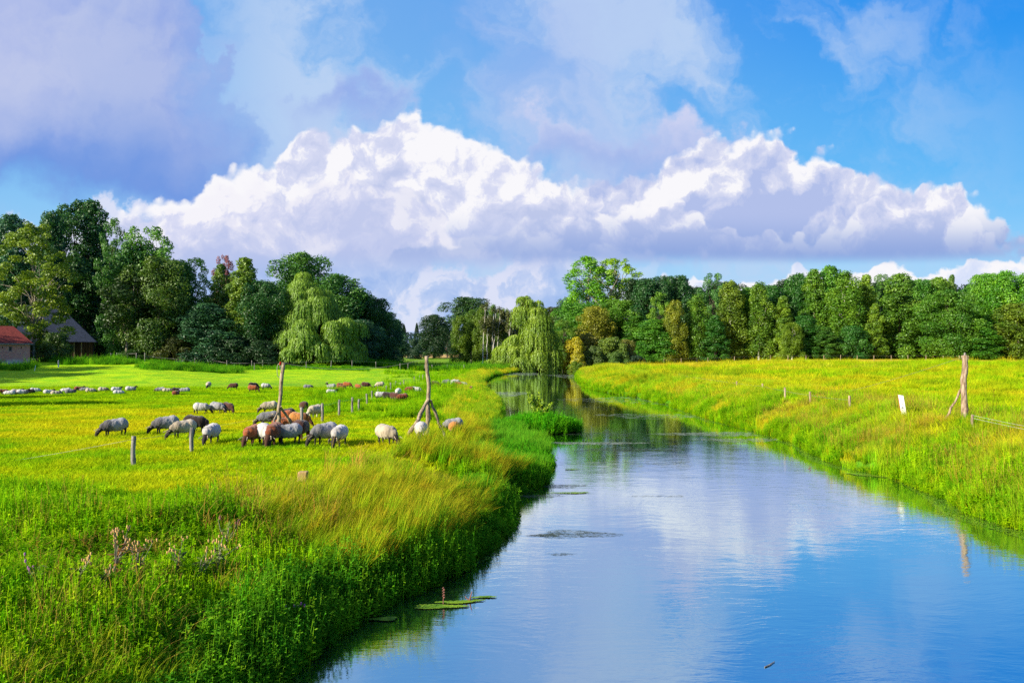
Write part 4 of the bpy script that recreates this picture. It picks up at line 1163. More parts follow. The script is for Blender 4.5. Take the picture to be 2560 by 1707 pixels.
def box(x0, x1, y0, y1, z0, z1):
    V = np.array([(x, y, z) for z in (z0, z1) for x, y in ((x0, y0), (x1, y0), (x1, y1), (x0, y1))], float)
    return V, np.array([(0, 3, 2, 1), (4, 5, 6, 7), (0, 1, 5, 4), (1, 2, 6, 5), (2, 3, 7, 6), (3, 0, 4, 7)], np.int32)
def hip_roof(x0, x1, y0, y1, z, rise, in0, in1, oh=.35, th=.12):
    x0 -= oh; x1 += oh; y0 -= oh; y1 += oh
    ym = (y0 + y1) / 2
    V = np.array([(x0, y0, z), (x1, y0, z), (x1, y1, z), (x0, y1, z), (x0 + in0, ym, z + rise), (x1 - in1, ym, z + rise),
                  (x0, y0, z - th), (x1, y0, z - th), (x1, y1, z - th), (x0, y1, z - th)], float)
    F_ = [(0, 1, 5, 4), (2, 3, 4, 5), (1, 2, 5, 1), (3, 0, 4, 3), (6, 7, 1, 0), (7, 8, 2, 1), (8, 9, 3, 2), (9, 6, 0, 3), (9, 8, 7, 6)]
    return V, np.array(F_, np.int32)
def wall_with_holes(x0, x1, z0, z1, y, holes):
    """front wall of a given thickness with real openings"""
    xs = sorted({x0, x1, *[h[0] for h in holes], *[h[1] for h in holes]}); zs = sorted({z0, z1, *[h[2] for h in holes], *[h[3] for h in holes]})
    out = []
    for a, b2 in zip(xs[:-1], xs[1:]):
        for c, d_ in zip(zs[:-1], zs[1:]):
            mx_, mz_ = (a + b2) / 2, (c + d_) / 2
            if any(h[0] < mx_ < h[1] and h[2] < mz_ < h[3] for h in holes): continue
            out.append(box(a, b2, y, y + .3, c, d_))
    return out

Ysh = 127.0; g = on(75, Ysh); s = Ysh / FPX
root = empty('brick_shed', g, math.radians(36))
hz = 48 * s; W_ = 9.5
holes = [(-2.85, -2.45, hz - 1.15, hz - .42), (-3.75, -3.62, hz - .75, hz - .35), (-1.25, -1.12, hz - .78, hz - .35)]
link('wall', mesh_from('wall', wall_with_holes(-W_, 0, -.3, hz, 0, holes) + [box(-W_, 0, 5.2, 5.5, -.3, hz), box(-.3, 0, .302, 5.198, -.3, hz), box(-W_, -W_ + .3, .302, 5.198, -.3, hz)]), M_BRICK, root)
rf = link('roof', mesh_from('roof', [hip_roof(-W_, 0, 0, 5.5, hz + .08, 44 * s, .3, 2.5, .45)]), M_RTILE, root)
link('gutter_board', mesh_from('gutter_board', [box(-W_ - .4, .40, -.50, -.455, hz - .12, hz + .10)]), M_WOOD_GREY, rf)
for i, (a, b2, c, d_) in enumerate(holes):
    wn = link('window', mesh_from('window', [box(a, b2, .18, .22, c, d_)]), M_BLACK, root)
    if i == 0: link('frame', mesh_from('frame', [box(a, a + .06, .10, .17, c, d_), box(b2 - .06, b2, .10, .17, c, d_), box(a + .06, b2 - .06, .10, .17, d_ - .06, d_), box(a + .06, b2 - .06, .10, .17, c, c + .06)]), M_WOOD_GREY, wn)
V, F_ = tube([(-5.9, -.62, hz + 2.0), (-4.6, -.62, hz - .05)], [.10, .10], 4)
link('bargeboard', mesh_from('bargeboard', [(V, F_)]), M_WOOD_GREY, root)
tag(root, 'small old brick shed with a red tiled roof cut by the left picture edge', 'shed')

Yb = 151.0; g = on(232, Yb); s = Yb / FPX
root = empty('slate_barn', g, math.radians(26))
W_ = 12.6; hz = 44 * s
link('wall', mesh_from('wall', [box(-W_, 0, 0, 8.0, -.6, hz)]), M_PLANK, root)
link('roof', mesh_from('roof', [hip_roof(-W_, 0, 0, 8.0, hz + .1, 90 * s, 2.2, 6.3, .6)]), M_SLATE, root)
for x in (-1.9, -3.1, -4.3, -7.2): link('post', mesh_from('post', [box(x - .07, x + .07, -.10, -.005, -.2, hz - .02)]), M_WOOD, root)
link('door', mesh_from('door', [box(-6.6, -5.0, -.07, -.004, -.1, 2.3)]), M_WOOD_GREY, root)
tag(root, 'dark timber barn with a steep blue-grey slate roof half hidden by trees', 'barn')
rg = np.random.default_rng(3); g = on(100, 133)
st = []
for i in range(26):
    C0 = np.array([[(i % 13) * .22 - 1.3 + rg.uniform(-.04, .04), rg.uniform(-.1, .1), .16 + (i // 13) * .26]])
    bm = bmesh.new(); bmesh.ops.create_icosphere(bm, subdivisions=1, radius=.17)
    V = np.array([v.co[:] for v in bm.verts]) * np.array([1, .8, .75]) * (1 + .15 * rg.random((len(bm.verts), 1))) + C0
    F3 = np.array([[v.index for v in f.verts] + [f.verts[0].index] for f in bm.faces], np.int32); bm.free()
    st.append((V, F3))
o = link('stone_wall', mesh_from('stone_wall', st, True), simple_mat('field_stone', (0.30, 0.28, 0.25), .9, 0, .4, 3), loc=g)
tag(o, 'low rough stone wall between the brick shed and the barn', 'wall')
# ------------------------------------------------------------------ sheep
def remesh_shape(name, ells, caps, voxel, smooth_it=6, wool=0.0, seed=0):
    bm = bmesh.new()
    for c, r, *rot in ells:
        mt = Matrix.Translation(c) @ (Euler(rot[0]).to_matrix().to_4x4() if rot else Matrix.Identity(4)) @ Matrix.Diagonal((*r, 1))
        bmesh.ops.create_icosphere(bm, subdivisions=3, radius=1.0, matrix=mt)
    for pts_ in caps:
        for (p, r), (q, s_) in zip(pts_[:-1], pts_[1:]):
            p, q = Vector(p), Vector(q); dv = q - p
            rot = dv.to_track_quat('Z', 'Y').to_matrix().to_4x4()
            bmesh.ops.create_cone(bm, cap_ends=True, segments=12, radius1=r, radius2=s_, depth=dv.length, matrix=Matrix.Translation((p + q) / 2) @ rot)
            bmesh.ops.create_icosphere(bm, subdivisions=2, radius=r, matrix=Matrix.Translation(p))
            bmesh.ops.create_icosphere(bm, subdivisions=2, radius=s_, matrix=Matrix.Translation(q))
    me = bpy.data.meshes.new('tmp'); bm.to_mesh(me); bm.free()
    ob = bpy.data.objects.new('tmp', me); COL.objects.link(ob)
    md = ob.modifiers.new('r', 'REMESH'); md.mode = 'VOXEL'; md.voxel_size = voxel
    ms = ob.modifiers.new('s', 'SMOOTH'); ms.iterations = smooth_it; ms.factor = 0.5
    bpy.context.view_layer.update()
    dg = bpy.context.evaluated_depsgraph_get()
    out = bpy.data.meshes.new_from_object(ob.evaluated_get(dg)); out.name = name
    bpy.data.objects.remove(ob); bpy.data.meshes.remove(me)
    if wool:
        from mathutils import noise as mn
        n = len(out.vertices)
        co = np.empty(n * 3, np.float32); out.vertices.foreach_get('co', co); co = co.reshape(-1, 3)
        no = np.empty(n * 3, np.float32); out.vertex_normals.foreach_get('vector', no); no = no.reshape(-1, 3)
        for i in range(n):
            p = co[i]
            k = mn.noise(Vector((p[0] * 14 + seed, p[1] * 14, p[2] * 5))) + .6 * mn.noise(Vector((p[0] * 34, p[1] * 34 + seed, p[2] * 12)))
            co[i] = p + no[i] * k * wool
            co[i][2] -= max(0, -no[i][2]) * .02 * (1 + k)
        out.vertices.foreach_set('co', co.ravel())
    out.polygons.foreach_set('use_smooth', np.ones(len(out.polygons), bool))
    out.update()
    return out

mf, N = new_mat('fleece')
oi = N.n('ShaderNodeObjectInfo'); tc = N.n('ShaderNodeTexCoord').outputs['Object']
fr_ = N.n('ShaderNodeAttribute'); fr_.attribute_type = 'OBJECT'; fr_.attribute_name = 'front_tone'
x, y, z = N.sep(tc)
st = N.noise(N.vm('MULTIPLY', tc, (26.0, 26.0, 7.0)), 1.0, 4.0, 0.65)
pt_ = N.noise(N.vm('ADD', tc, N.comb(N.m('MULTIPLY', oi.outputs['Random'], 30.0), 0.0, 0.0)), 5.0, 3.0, 0.6)
c = oi.outputs['Color']
dark = N.mix(1.0, c, (0.22, 0.20, 0.20), 'MULTIPLY')
ff = N.m('MULTIPLY', N.ss(N.m('ADD', x, N.m('MULTIPLY', N.m('SUBTRACT', pt_, .5), .5)), -.05, .34), fr_.outputs['Fac'])
c = N.mix(ff, c, dark)
c = N.mix(N.m('MULTIPLY', N.ss(st, .5, .7), .45), c, dark)
finish(N, principled(N, c, 0.95, bumpn(N, st, 0.7, 0.03), 0.05, **{'Sheen Weight': .3}))
mh, N = new_mat('sheep_hide')
oi = N.n('ShaderNodeObjectInfo')
finish(N, principled(N, oi.outputs['Color'], 0.8, None, 0.2))
M_FLEECE, M_HIDE = mf, mh
M_HORN = simple_mat('horn', (0.42, 0.34, 0.24), 0.5)

def leg(x, y, top, off=0.0, hind=False, sx=0.0):
    if hind: return [((x, y, top), .075), ((x - .05 + sx, y, .26), .036), ((x + .0 + sx, y + off, .015), .026)]
    return [((x, y, top), .062), ((x + .015 + sx * .5, y, .22), .031), ((x + sx, y + off, .015), .025)]
def horn_pair(hx, hz, yaw=0.0):
    out = []
    for sgn in (-1, 1):
        pts_ = []
        for t in np.linspace(0, 1, 10):
            a = t * 4.6
            pts_.append((hx - .055 * math.sin(a) * (1 + t) , sgn * (.035 + .13 * t), hz + .03 + .055 * (1 - math.cos(a)) * (1.1 - t) + .02 * math.sin(a)))
        out.append(tube(pts_, np.linspace(.022, .007, 10), 6))
    return out
def sheep_kind(key, head, neck_top, legs, lift=0.0, flat=1.0, horn=True, seed=0, hy=0.0):
    """head = (poll point, nose point)"""
    P, Q = Vector(head[0]), Vector(head[1])
    body_e = [((-.02, 0, .47 * flat + lift), (.42, .155, .165 * flat)), ((-.45, 0, .47 * flat + lift), (.04, .03, .10))]
    body_c = [[((.28, 0, .50 * flat + lift), .13), (neck_top, .10), (tuple(P), .075)], [(tuple(P), .078), (tuple(P.lerp(Q, .55)), .062), (tuple(Q), .040)]] + legs
    dv = (Q - P).normalized(); sd = Vector((0, 1, 0))
    for sgn in (-1, 1):
        e = P + sd * sgn * .09 - dv * .01
        body_e.append((tuple(e), (.028, .065, .022), (0, 0, sgn * .3)))
    body = remesh_shape('body', body_e, body_c, .017, 3); body.materials.append(M_HIDE)
    fl_e = [((-.02, 0, .50 * flat + lift), (.41, .255, .235 * flat)), ((-.22, 0, .53 * flat + lift), (.25, .265, .24 * flat)), ((.22, 0, .505 * flat + lift), (.22, .225, .22 * flat)),
            ((-.04, 0, .44 * flat + lift), (.36, .235, .17 * flat)), (tuple(Vector((.34, 0, .49 * flat + lift)).lerp(Vector(neck_top), .35)), (.17, .14, .155))]
    fl = remesh_shape('fleece', fl_e, [], .024, 5, wool=.017, seed=seed); fl.materials.append(M_FLEECE)
    hn = []
    if horn:
        for V, F_ in horn_pair(P.x - .005, P.z + .03):
            V = V + np.array([0, P.y, 0])
            m_ = mesh_from('horn', [(V, F_)], True); m_.materials.append(M_HORN); hn.append(m_)
    return body, fl, hn
std_legs = [leg(.25, .10, .42), leg(.27, -.10, .42, sx=.03), leg(-.30, .11, .44, hind=True), leg(-.28, -.11, .44, hind=True, sx=.06)]
wlk_legs = [leg(.25, .10, .42, sx=.09), leg(.27, -.10, .42, sx=-.06), leg(-.30, .11, .44, hind=True, sx=-.08), leg(-.28, -.11, .44, hind=True, sx=.10)]
lie_legs = [[((.28, .12, .14), .06), ((.42, .14, .06), .035), ((.26, .16, .04), .028)], [((.28, -.12, .14), .06), ((.44, -.12, .06), .035), ((.30, -.15, .04), .028)],
            [((-.26, .14, .15), .08), ((-.08, .20, .06), .04), ((-.26, .24, .04), .028)], [((-.26, -.14, .15), .08), ((-.06, -.20, .06), .04), ((-.24, -.24, .04), .028)]]
SK = {
    'graze': sheep_kind('graze', ((.62, 0, .25), (.70, 0, .05)), (.46, 0, .40), std_legs, seed=1),
    'step': sheep_kind('step', ((.60, .08, .24), (.66, .14, .05)), (.46, .03, .40), wlk_legs, seed=2),
    'hornless': sheep_kind('hornless', ((.60, -.05, .24), (.67, -.08, .05)), (.45, 0, .40), std_legs, horn=False, seed=3),
    'alert': sheep_kind('alert', ((.52, 0, .82), (.68, 0, .74)), (.42, 0, .66), std_legs, seed=4),
    'lie': sheep_kind('lie', ((.50, 0, .48), (.66, 0, .42)), (.40, 0, .34), lie_legs, lift=-.20, flat=.92, horn=False, seed=5),
    'sleep': sheep_kind('sleep', ((.52, 0, .18), (.66, 0, .07)), (.40, 0, .22), lie_legs, lift=-.22, flat=.90, horn=False, seed=6),
}
WHT = (0.52, 0.50, 0.47); CRM = (0.46, 0.39, 0.28); GRY = (0.29, 0.29, 0.30); DGR = (0.17, 0.17, 0.18); BRN = (0.20, 0.055, 0.022); RED = (0.30, 0.085, 0.025); BLK = (0.030, 0.020, 0.018); DBR = (0.075, 0.030, 0.020); ORG = (0.46, 0.19, 0.05)
HD = (0.030, 0.024, 0.022); HB = (0.06, 0.025, 0.015); HW = (0.45, 0.40, 0.32)
def sheep(px, py, deg, kind, col, label, front=0.0, hide=HD, sc=1.0, group='sheep of the grazing flock'):
    p = at(px, py)
    root = empty('sheep', p, math.radians(deg) + math.atan2(CX - px, FPX)); sc *= .90 + .10 * random.random(); root.scale = (sc, sc * (.93 + .14 * random.random()), sc)
    tag(root, label, 'sheep', group)
    b_, f_, h_ = SK[kind]
    o = link('body', b_, parent=root); o.color = (*hide, 1)
    o = link('fleece', f_, parent=root); o.color = (*col, 1); o['front_tone'] = float(front)
    for m_ in h_: link('horn', m_, parent=root)
G1 = 'sheep of the grazing flock'
# deg: 0 faces right, 180 left, -90 the camera, 90 away
for a in [
    (288, 1094, 192, 'graze', GRY, 'grey ram with dark forequarters and bluish rump, farthest left of the near row', .9),
    (416, 1088, 190, 'graze', GRY, 'pale-backed sheep with dark neck grazing left, second from left in the near row', .8),
    (488, 1084, -20, 'hornless', BLK, 'black sheep half hidden behind the speckled horned one', 0, HD),
    (460, 1098, 200, 'graze', CRM, 'speckled cream ewe with curled horns beside the second fence post', .5),
    (528, 1112, -112, 'graze', WHT, 'whitish sheep facing the camera right of the second fence post', .35),
    (503, 1037, -8, 'step', WHT, 'grey-white sheep with patchy flank facing right in the middle of the meadow', .5),
    (543, 1036, -42, 'graze', GRY, 'grey horned sheep between the patchy one and the dark brown one', .4),
    (570, 1036, -55, 'hornless', DBR, 'dark brown sheep at the right of the middle trio', 0, HB),
    (521, 972, -100, 'hornless', CRM, 'lone cream sheep facing the camera far out in the meadow', .1),
    (584, 975, 170, 'hornless', DBR, 'lone brown sheep facing left far out in the meadow', 0, HB),
    (633, 974, 15, 'hornless', BLK, 'black sheep just behind the reddish one left of the tall leaning mast', 0),
    (632, 982, -15, 'hornless', RED, 'reddish brown sheep facing right just left of the tall leaning mast, far', 0, HB),
    (664, 975, -5, 'graze', WHT, 'grey-white sheep with dark face far off beside the tall leaning mast', .5),
    (829, 977, 160, 'alert', GRY, 'grey-white sheep with raised dark head looking left', .3),
    (852, 980, -10, 'hornless', BRN, 'brown sheep grazing right, next to the grey-white one with raised head', 0, HB),
    (852, 967, 0, 'sleep', BRN, 'brown sheep lying behind the brown grazing pair', 0, HB),
    (868, 972, -20, 'hornless', RED, 'orange-brown sheep behind the brown grazing one', 0, HB),
    (895, 975, -50, 'hornless', RED, 'small red-brown sheep alone, left of the dark red one', 0, HB, .9),
    (914, 972, -12, 'graze', DBR, 'dark red-brown sheep grazing right beside the cream one', 0, HB),
    (950, 971, 188, 'hornless', CRM, 'cream sheep facing left at the row of fence posts', 0, HW),
    (828, 986, 8, 'lie', WHT, 'white sheep lying with its dark head up below the raised-head sheep', .1),
    (770, 972, 0, 'sleep', DGR, 'grey sheep lying alone between the leaning mast and the brown group', .5),
    (951, 1001, 5, 'hornless', WHT, 'pale sheep with brown rump at the left of the group among nettles', 0),
    (970, 1003, -15, 'hornless', BLK, 'black-brown sheep second from left in the group among nettles', 0),
    (987, 1005, -45, 'hornless', DBR, 'dark brown sheep in the middle of the group among nettles', 0, HB),
    (995, 993, -100, 'hornless', WHT, 'white-backed sheep behind the dark ones among nettles', 0),
    (1006, 1007, 205, 'hornless', BRN, 'brown sheep at the right of the group among nettles', .3, HB),
    (1024, 985, 190, 'hornless', BRN, 'beige-brown sheep left of the white one near the propped mast', .2, HB),
    (1041, 985, -12, 'graze', WHT, 'white sheep with dark head near the top of the propped mast\'s shadow', .3),
    (1088, 970, -25, 'hornless', DBR, 'dark brown sheep just right of the propped mast', 0, HB),
    (1116, 965, 180, 'graze', DGR, 'grey sheep with dark head at the left of the far bank group', .5),
    (1130, 966, 100, 'hornless', WHT, 'white sheep second from left in the far bank group', .2),
    (1140, 964, 10, 'hornless', WHT, 'pale sheep behind the brown one in the far bank group', .3),
    (1147, 972, -15, 'hornless', BRN, 'brown sheep in front of the far bank group', 0, HB),
    (1159, 971, -30, 'graze', GRY, 'bluish grey sheep at the right of the far bank group', .5),
    (1178, 979, -95, 'hornless', BRN, 'small brown sheep by itself close to the reeds', 0, HB, .8),
    (674, 1034, 186, 'graze', CRM, 'cream sheep with dark head grazing left behind the leaning mast', .5),
    (759, 1036, 100, 'hornless', DBR, 'dark brown sheep seen end-on behind a fence post', 0, HB),
    (788, 1046, 225, 'hornless', CRM, 'shaggy beige sheep between two fence posts', .1, HW),
    (716, 1056, 178, 'graze', BLK, 'black ram behind the leaning mast\'s prop', 0),
    (672, 1068, 184, 'graze', DGR, 'dark grey sheep with pale flank directly left of the leaning mast', .2),
    (712, 1062, 150, 'hornless', RED, 'reddish sheep behind the leaning mast\'s prop', 0, HB),
    (748, 1070, -12, 'hornless', ORG, 'long-haired orange sheep with dark head facing right behind the near row', .75, HB),
    (706, 1082, 200, 'alert', RED, 'brown ram with curled horns raising its pale-marked face', 0, HD, .85),
    (632, 1116, -118, 'graze', RED, 'rust-brown ram facing the camera, left end of the cluster at the mast', .15, HB),
    (662, 1115, -78, 'graze', WHT, 'white ram facing the camera beside the rust-brown one', .1),
    (685, 1115, -110, 'graze', BRN, 'maroon ram with grey streaked back in the middle of the cluster', .2, HB),
    (722, 1113, 196, 'graze', GRY, 'grey ram with white rump and curled horns stretching left in the cluster', .8),
    (753, 1101, 70, 'hornless', DBR, 'dark brown sheep turned away at the right of the cluster', 0, HB),
    (812, 1115, 216, 'graze', GRY, 'grey ram grazing toward the lower left, right of the cluster', .6),
    (848, 1118, -108, 'graze', WHT, 'white-backed ram with black face, right one of the near pair', .45),
    (966, 1115, -52, 'graze', CRM, 'grey-cream ram with big horns grazing alone left of the propped mast', .5),
    (1052, 1104, -92, 'graze', WHT, 'round white sheep facing the camera between the propped mast\'s legs', .1),
    (1134, 1084, 196, 'graze', GRY, 'grey sheep with dark horned head behind the orange-rumped one', .4),
    (1138, 1095, 78, 'hornless', ORG, 'orange-rumped shaggy sheep turned away near the reeds', .2, HB),
]: sheep(*a[:7], *(a[7:]))
G2 = 'sheep lying in a line across the far meadow'
for a in [
    (8, 985, 0, 'sleep', BRN, 'red-brown lying sheep at the very left edge of the line', 0), (24, 988, 170, 'sleep', WHT, 'white lying sheep second from left in the line', 0),
    (41, 986, 10, 'lie', CRM, 'beige lying sheep with lifted head, third from left', .3), (56, 987, 0, 'lie', WHT, 'white and black lying sheep fourth from left', .9),
    (73, 985, 180, 'sleep', BLK, 'black lying sheep next to the round white one', 0), (87, 981, 0, 'sleep', WHT, 'round white lying sheep ending the left bunch', 0),
    (121, 986, 20, 'lie', WHT, 'white lying sheep with a raised black head, starting the second bunch', .5), (140, 988, 0, 'sleep', CRM, 'cream lying sheep with red-brown head in the second bunch', .5),
    (165, 981, 180, 'sleep', WHT, 'white lying sheep at the back of the second bunch', 0), (176, 985, 0, 'lie', DGR, 'grey-brown lying sheep in front of the white one in the second bunch', .6),
    (197, 977, 5, 'lie', BRN, 'reddish lying sheep with raised dark head', .4), (212, 979, 180, 'sleep', DGR, 'dark grey lying sheep tucked behind the large cream one', 0),
    (226, 981, 0, 'sleep', CRM, 'large cream lying sheep in the middle of the line', .2), (258, 979, 0, 'sleep', CRM, 'stretched lying sheep with cream back and dark forepart', .9),
    (290, 979, 5, 'lie', WHT, 'white lying sheep, upper one of two above each other', .2), (296, 987, 0, 'sleep', WHT, 'white lying sheep, lower one of two above each other', 0),
    (326, 978, 4, 'lie', WHT, 'pale lying sheep with dark head up, apart to the right', .5), (401, 979, 180, 'sleep', GRY, 'blue-grey lying sheep with dark head to the left, starting the right bunch', .7),
    (418, 981, 0, 'sleep', CRM, 'bright cream lying sheep in the right bunch', 0), (441, 980, 0, 'sleep', BLK, 'flat black lying sheep in the right bunch', 0),
    (462, 981, 180, 'sleep', GRY, 'grey lying sheep at the right end of the line', .3), (440, 989, 60, 'lie', BRN, 'brown lying sheep with black head in front of the right bunch', .6),
]: sheep(*a, group=G2)
# ------------------------------------------------------------------ grass, herbs and reeds (nobody could count them)
def blades(rng, n, rad, h0, h1, w, lean=(0, 0), bend=.4, segs=3, spread=.35, tipdroop=0.0):
    a = rng.random(n) * 6.283; q = rad * np.sqrt(rng.random(n))
    bx, by = np.cos(a) * q, np.sin(a) * q
    h = h0 + (h1 - h0) * rng.random(n)
    da = a + rng.normal(size=n) * .7
    ox = (np.cos(da) * spread * rng.random(n) + lean[0]) * h; oy = (np.sin(da) * spread * rng.random(n) + lean[1]) * h
    t = np.linspace(0, 1, segs + 1)
    fa = rng.random(n) * 3.1416
    wx, wy = np.cos(fa) * w / 2, np.sin(fa) * w / 2
    V = []; tone = []
    for i, tt in enumerate(t):
        cx_ = bx + ox * tt ** (1 + bend * 2); cy_ = by + oy * tt ** (1 + bend * 2); cz = h * (tt - tipdroop * tt ** 3)
        ww = (1 - tt) ** .6 * (0.6 + 0.4 * min(1, tt * 4)) + .04
        V.append(np.stack([cx_ - wx * ww, cy_ - wy * ww, cz], 1)); V.append(np.stack([cx_ + wx * ww, cy_ + wy * ww, cz], 1))
        tone += [np.full(n, tt)] * 2
    V = np.stack(V, 1); k = V.shape[1]; tone = np.stack(tone, 1).ravel()
    F_ = []
    base = np.arange(n)[:, None] * k
    for i in range(segs):
        F_.append(base + np.array([[2 * i, 2 * i + 1, 2 * i + 3, 2 * i + 2]]))
    return (V.reshape(-1, 3), np.concatenate(F_).astype(np.int32)), tone

def herb(rng, stems, rad, h0, h1, leaf, per, lean=0.15):
    P, Nn, A, tn, parts, ptone = [], [], [], [], [], []
    for s_ in range(stems):
        a = rng.random() * 6.283; q = rad * math.sqrt(rng.random()); h = rng.uniform(h0, h1)
        bx, by = math.cos(a) * q, math.sin(a) * q
        lx, ly = (math.cos(a) * lean + rng.normal() * .08) * h, (math.sin(a) * lean + rng.normal() * .08) * h
        k = per
        for j in range(k):
            t = (j + .5) / k; ang = j * 1.57 + rng.random() * .8
            l = leaf * (1.15 - .6 * t) * rng.uniform(.7, 1.2)
            c = np.array([bx + lx * t + math.cos(ang) * l * .5, by + ly * t + math.sin(ang) * l * .5, h * (.12 + .88 * t) - l * .1])
            P.append(c); A.append([math.cos(ang), math.sin(ang), -.25]); Nn.append([-.2 * math.cos(ang) + rng.normal() * .25, -.2 * math.sin(ang) + rng.normal() * .25, 1]); tn.append((t, l))
        st = tube([(bx, by, 0), (bx + lx, by + ly, h)], [.006, .003], 3, cap=False); parts.append(st); ptone.append(np.array([.2] * 3 + [.6] * 3))
    L = np.array([q[1] for q in tn])
    V, F_ = kites(np.array(P), np.array(Nn), L, L * .55, rng, axis=np.array(A))
    parts.append((V, F_)); ptone.append(np.repeat([q[0] * .7 + .3 * rng.random() for q in tn], 4))
    return parts, np.concatenate(ptone)

PROTO = bpy.data.collections.new('plant_kinds')     # never linked to the scene, only instanced
def proto(name, parts, tone, mat):
    me = mesh_from(name, parts, tone=tone); me.materials.append(mat)
    o = bpy.data.objects.new(name, me); return o

def veg_mat(name, colfn, trans=.35, tip=None, tipamt=.5, dark_root=True):
    m, N = new_mat(name)
    pos = N.n('ShaderNodeNewGeometry').outputs['Position']
    t = N.n('ShaderNodeAttribute'); t.attribute_name = 'tone'; t = t.outputs['Fac']
    rnd = N.n('ShaderNodeObjectInfo').outputs['Random']
    c = colfn(N, pos, rnd)
    if tip is not None: c = N.mix(N.m('MULTIPLY', N.ss(t, .45, 1.0), tipamt), c, tip)
    hs = N.n('ShaderNodeHueSaturation'); N.put(hs.inputs['Color'], c)
    N.put(hs.inputs['Value'], N.lin(rnd, 0, 1, .72, 1.25)); N.put(hs.inputs['Hue'], N.lin(N.m('FRACT', N.m('MULTIPLY', rnd, 7.3)), 0, 1, .485, .515))
    c = hs.outputs[0]
    d_ = N.n('ShaderNodeBsdfDiffuse'); N.put(d_.inputs[0], c)
    tr = N.n('ShaderNodeBsdfTranslucent'); N.put(tr.inputs[0], c)
    mx = N.n('ShaderNodeMixShader'); mx.inputs[0].default_value = trans
    N.t.links.new(d_.outputs[0], mx.inputs[1]); N.t.links.new(tr.outputs[0], mx.inputs[2])
    finish(N, mx.outputs[0]); return m

def patches(a, b2, c3, sc=.5, third=.6):
    def fn(N, pos, rnd):
        n1 = N.noise(pos, sc, 3.0, .6); n2 = N.noise(pos, sc * 3.1, 2.0, .6, w=2.0)
        c = N.mix(N.ss(n1, .36, .62), a, b2)
        return N.mix(N.m('MULTIPLY', N.ss(N.m('ADD', n2, N.m('MULTIPLY', N.m('SUBTRACT', rnd, .5), .25)), .52, .66), third), c, c3)
    return fn
VM_TURF = veg_mat('turf_blades', lambda N, p, r: meadow_color(N, p), .4, (0.55, 0.60, 0.02), .25)
VM_TALL = veg_mat('tall_grass_blades', patches((0.18, 0.46, 0.008), (0.38, 0.58, 0.012), (0.60, 0.54, 0.02), .35), .5, (0.46, 0.52, 0.03), .5)
VM_RUSH = veg_mat('rush_blades', patches((0.20, 0.50, 0.008), (0.40, 0.60, 0.012), (0.70, 0.36, 0.025), .7, .5), .38, (0.64, 0.34, 0.03), .45)
VM_STRAW = veg_mat('straw_blades', patches((0.34, 0.36, 0.03), (0.60, 0.40, 0.06), (0.52, 0.20, 0.04), .7), .3, (0.6, 0.34, .12), .6)
VM_GOLD = veg_mat('golden_blades', patches((0.30, 0.58, 0.010), (0.62, 0.58, 0.012), (0.18, 0.50, 0.01), .35, .8), .4, (0.66, 0.48, 0.05), .4)
VM_HERB = veg_mat('herb_leaves', patches((0.18, 0.46, 0.006), (0.36, 0.64, 0.006), (0.52, 0.70, 0.010), .8), .5, (0.22, 0.46, .02), .4)
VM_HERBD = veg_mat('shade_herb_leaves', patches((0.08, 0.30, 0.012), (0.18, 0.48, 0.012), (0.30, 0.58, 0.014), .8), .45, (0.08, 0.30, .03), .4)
VM_LUSH = veg_mat('lush_leaves', patches((0.07, 0.36, 0.010), (0.13, 0.50, 0.010), (0.20, 0.58, 0.015), 1.2), .5, (0.16, 0.55, .02), .4)
VM_REED = veg_mat('reed_blades', patches((0.05, 0.28, 0.010), (0.12, 0.42, 0.012), (0.22, 0.46, 0.02), 1.0), .4, (0.22, 0.5, .03), .4)
VM_WEED = veg_mat('weed_stalks', patches((0.22, 0.26, 0.02), (0.34, 0.30, 0.03), (0.40, 0.14, 0.03), 1.0), .2, (0.45, 0.30, .10), .7)

rg = np.random.default_rng(77)
KP = {}
def addk(key, items): KP[key] = items
addk('turf', [proto('turf_tuft', [b_[0]], b_[1], VM_TURF) for b_ in (blades(rg, 46, .20, .05, .12, .012, (.1, 0), .5, 2, .9) for _ in range(3))])
addk('tall', [proto('grass_clump', [b_[0]], b_[1], VM_TALL) for b_ in (blades(rg, 56, .24, .40, 1.0, .019, (.22, 0), .6, 4, .45, .15) for _ in range(4))])
addk('rush', [proto('rush_clump', [b_[0]], b_[1], VM_RUSH) for b_ in (blades(rg, 64, .22, .60, 1.2, .015, (.34, .04), .5, 4, .36, .05) for _ in range(3))])
addk('straw', [proto('straw_clump', [b_[0]], b_[1], VM_STRAW) for b_ in (blades(rg, 16, .22, .6, 1.2, .010, (.30, 0), .9, 5, .7, .3) for _ in range(2))])
addk('gold', [proto('golden_clump', [b_[0]], b_[1], VM_GOLD) for b_ in (blades(rg, 54, .28, .30, .90, .020, (.12, 0), .7, 3, .6, .15) for _ in range(3))])
addk('mid', [proto('meadow_clump', [b_[0]], b_[1], VM_TURF) for b_ in (blades(rg, 60, .25, .16, .42, .014, (.12, 0), .6, 3, .8, .1) for _ in range(3))])
addk('reed', [proto('reed_clump', [b_[0]], b_[1], VM_REED) for b_ in (blades(rg, 60, .24, .6, 1.15, .022, (.15, 0), .5, 4, .4, .12) for _ in range(3))])
addk('herb', [proto('herb_clump', p_, t_, VM_HERB) for p_, t_ in (herb(rg, 14, .28, .18, .48, .085, 11) for _ in range(4))])
addk('herbd', [proto('shade_herb_clump', p_, t_, VM_HERBD) for p_, t_ in (herb(rg, 15, .30, .15, .55, .09, 11) for _ in range(3))])
addk('lush', [proto('lush_clump', p_, t_, VM_LUSH) for p_, t_ in (herb(rg, 18, .30, .12, .42, .10, 9) for _ in range(3))])
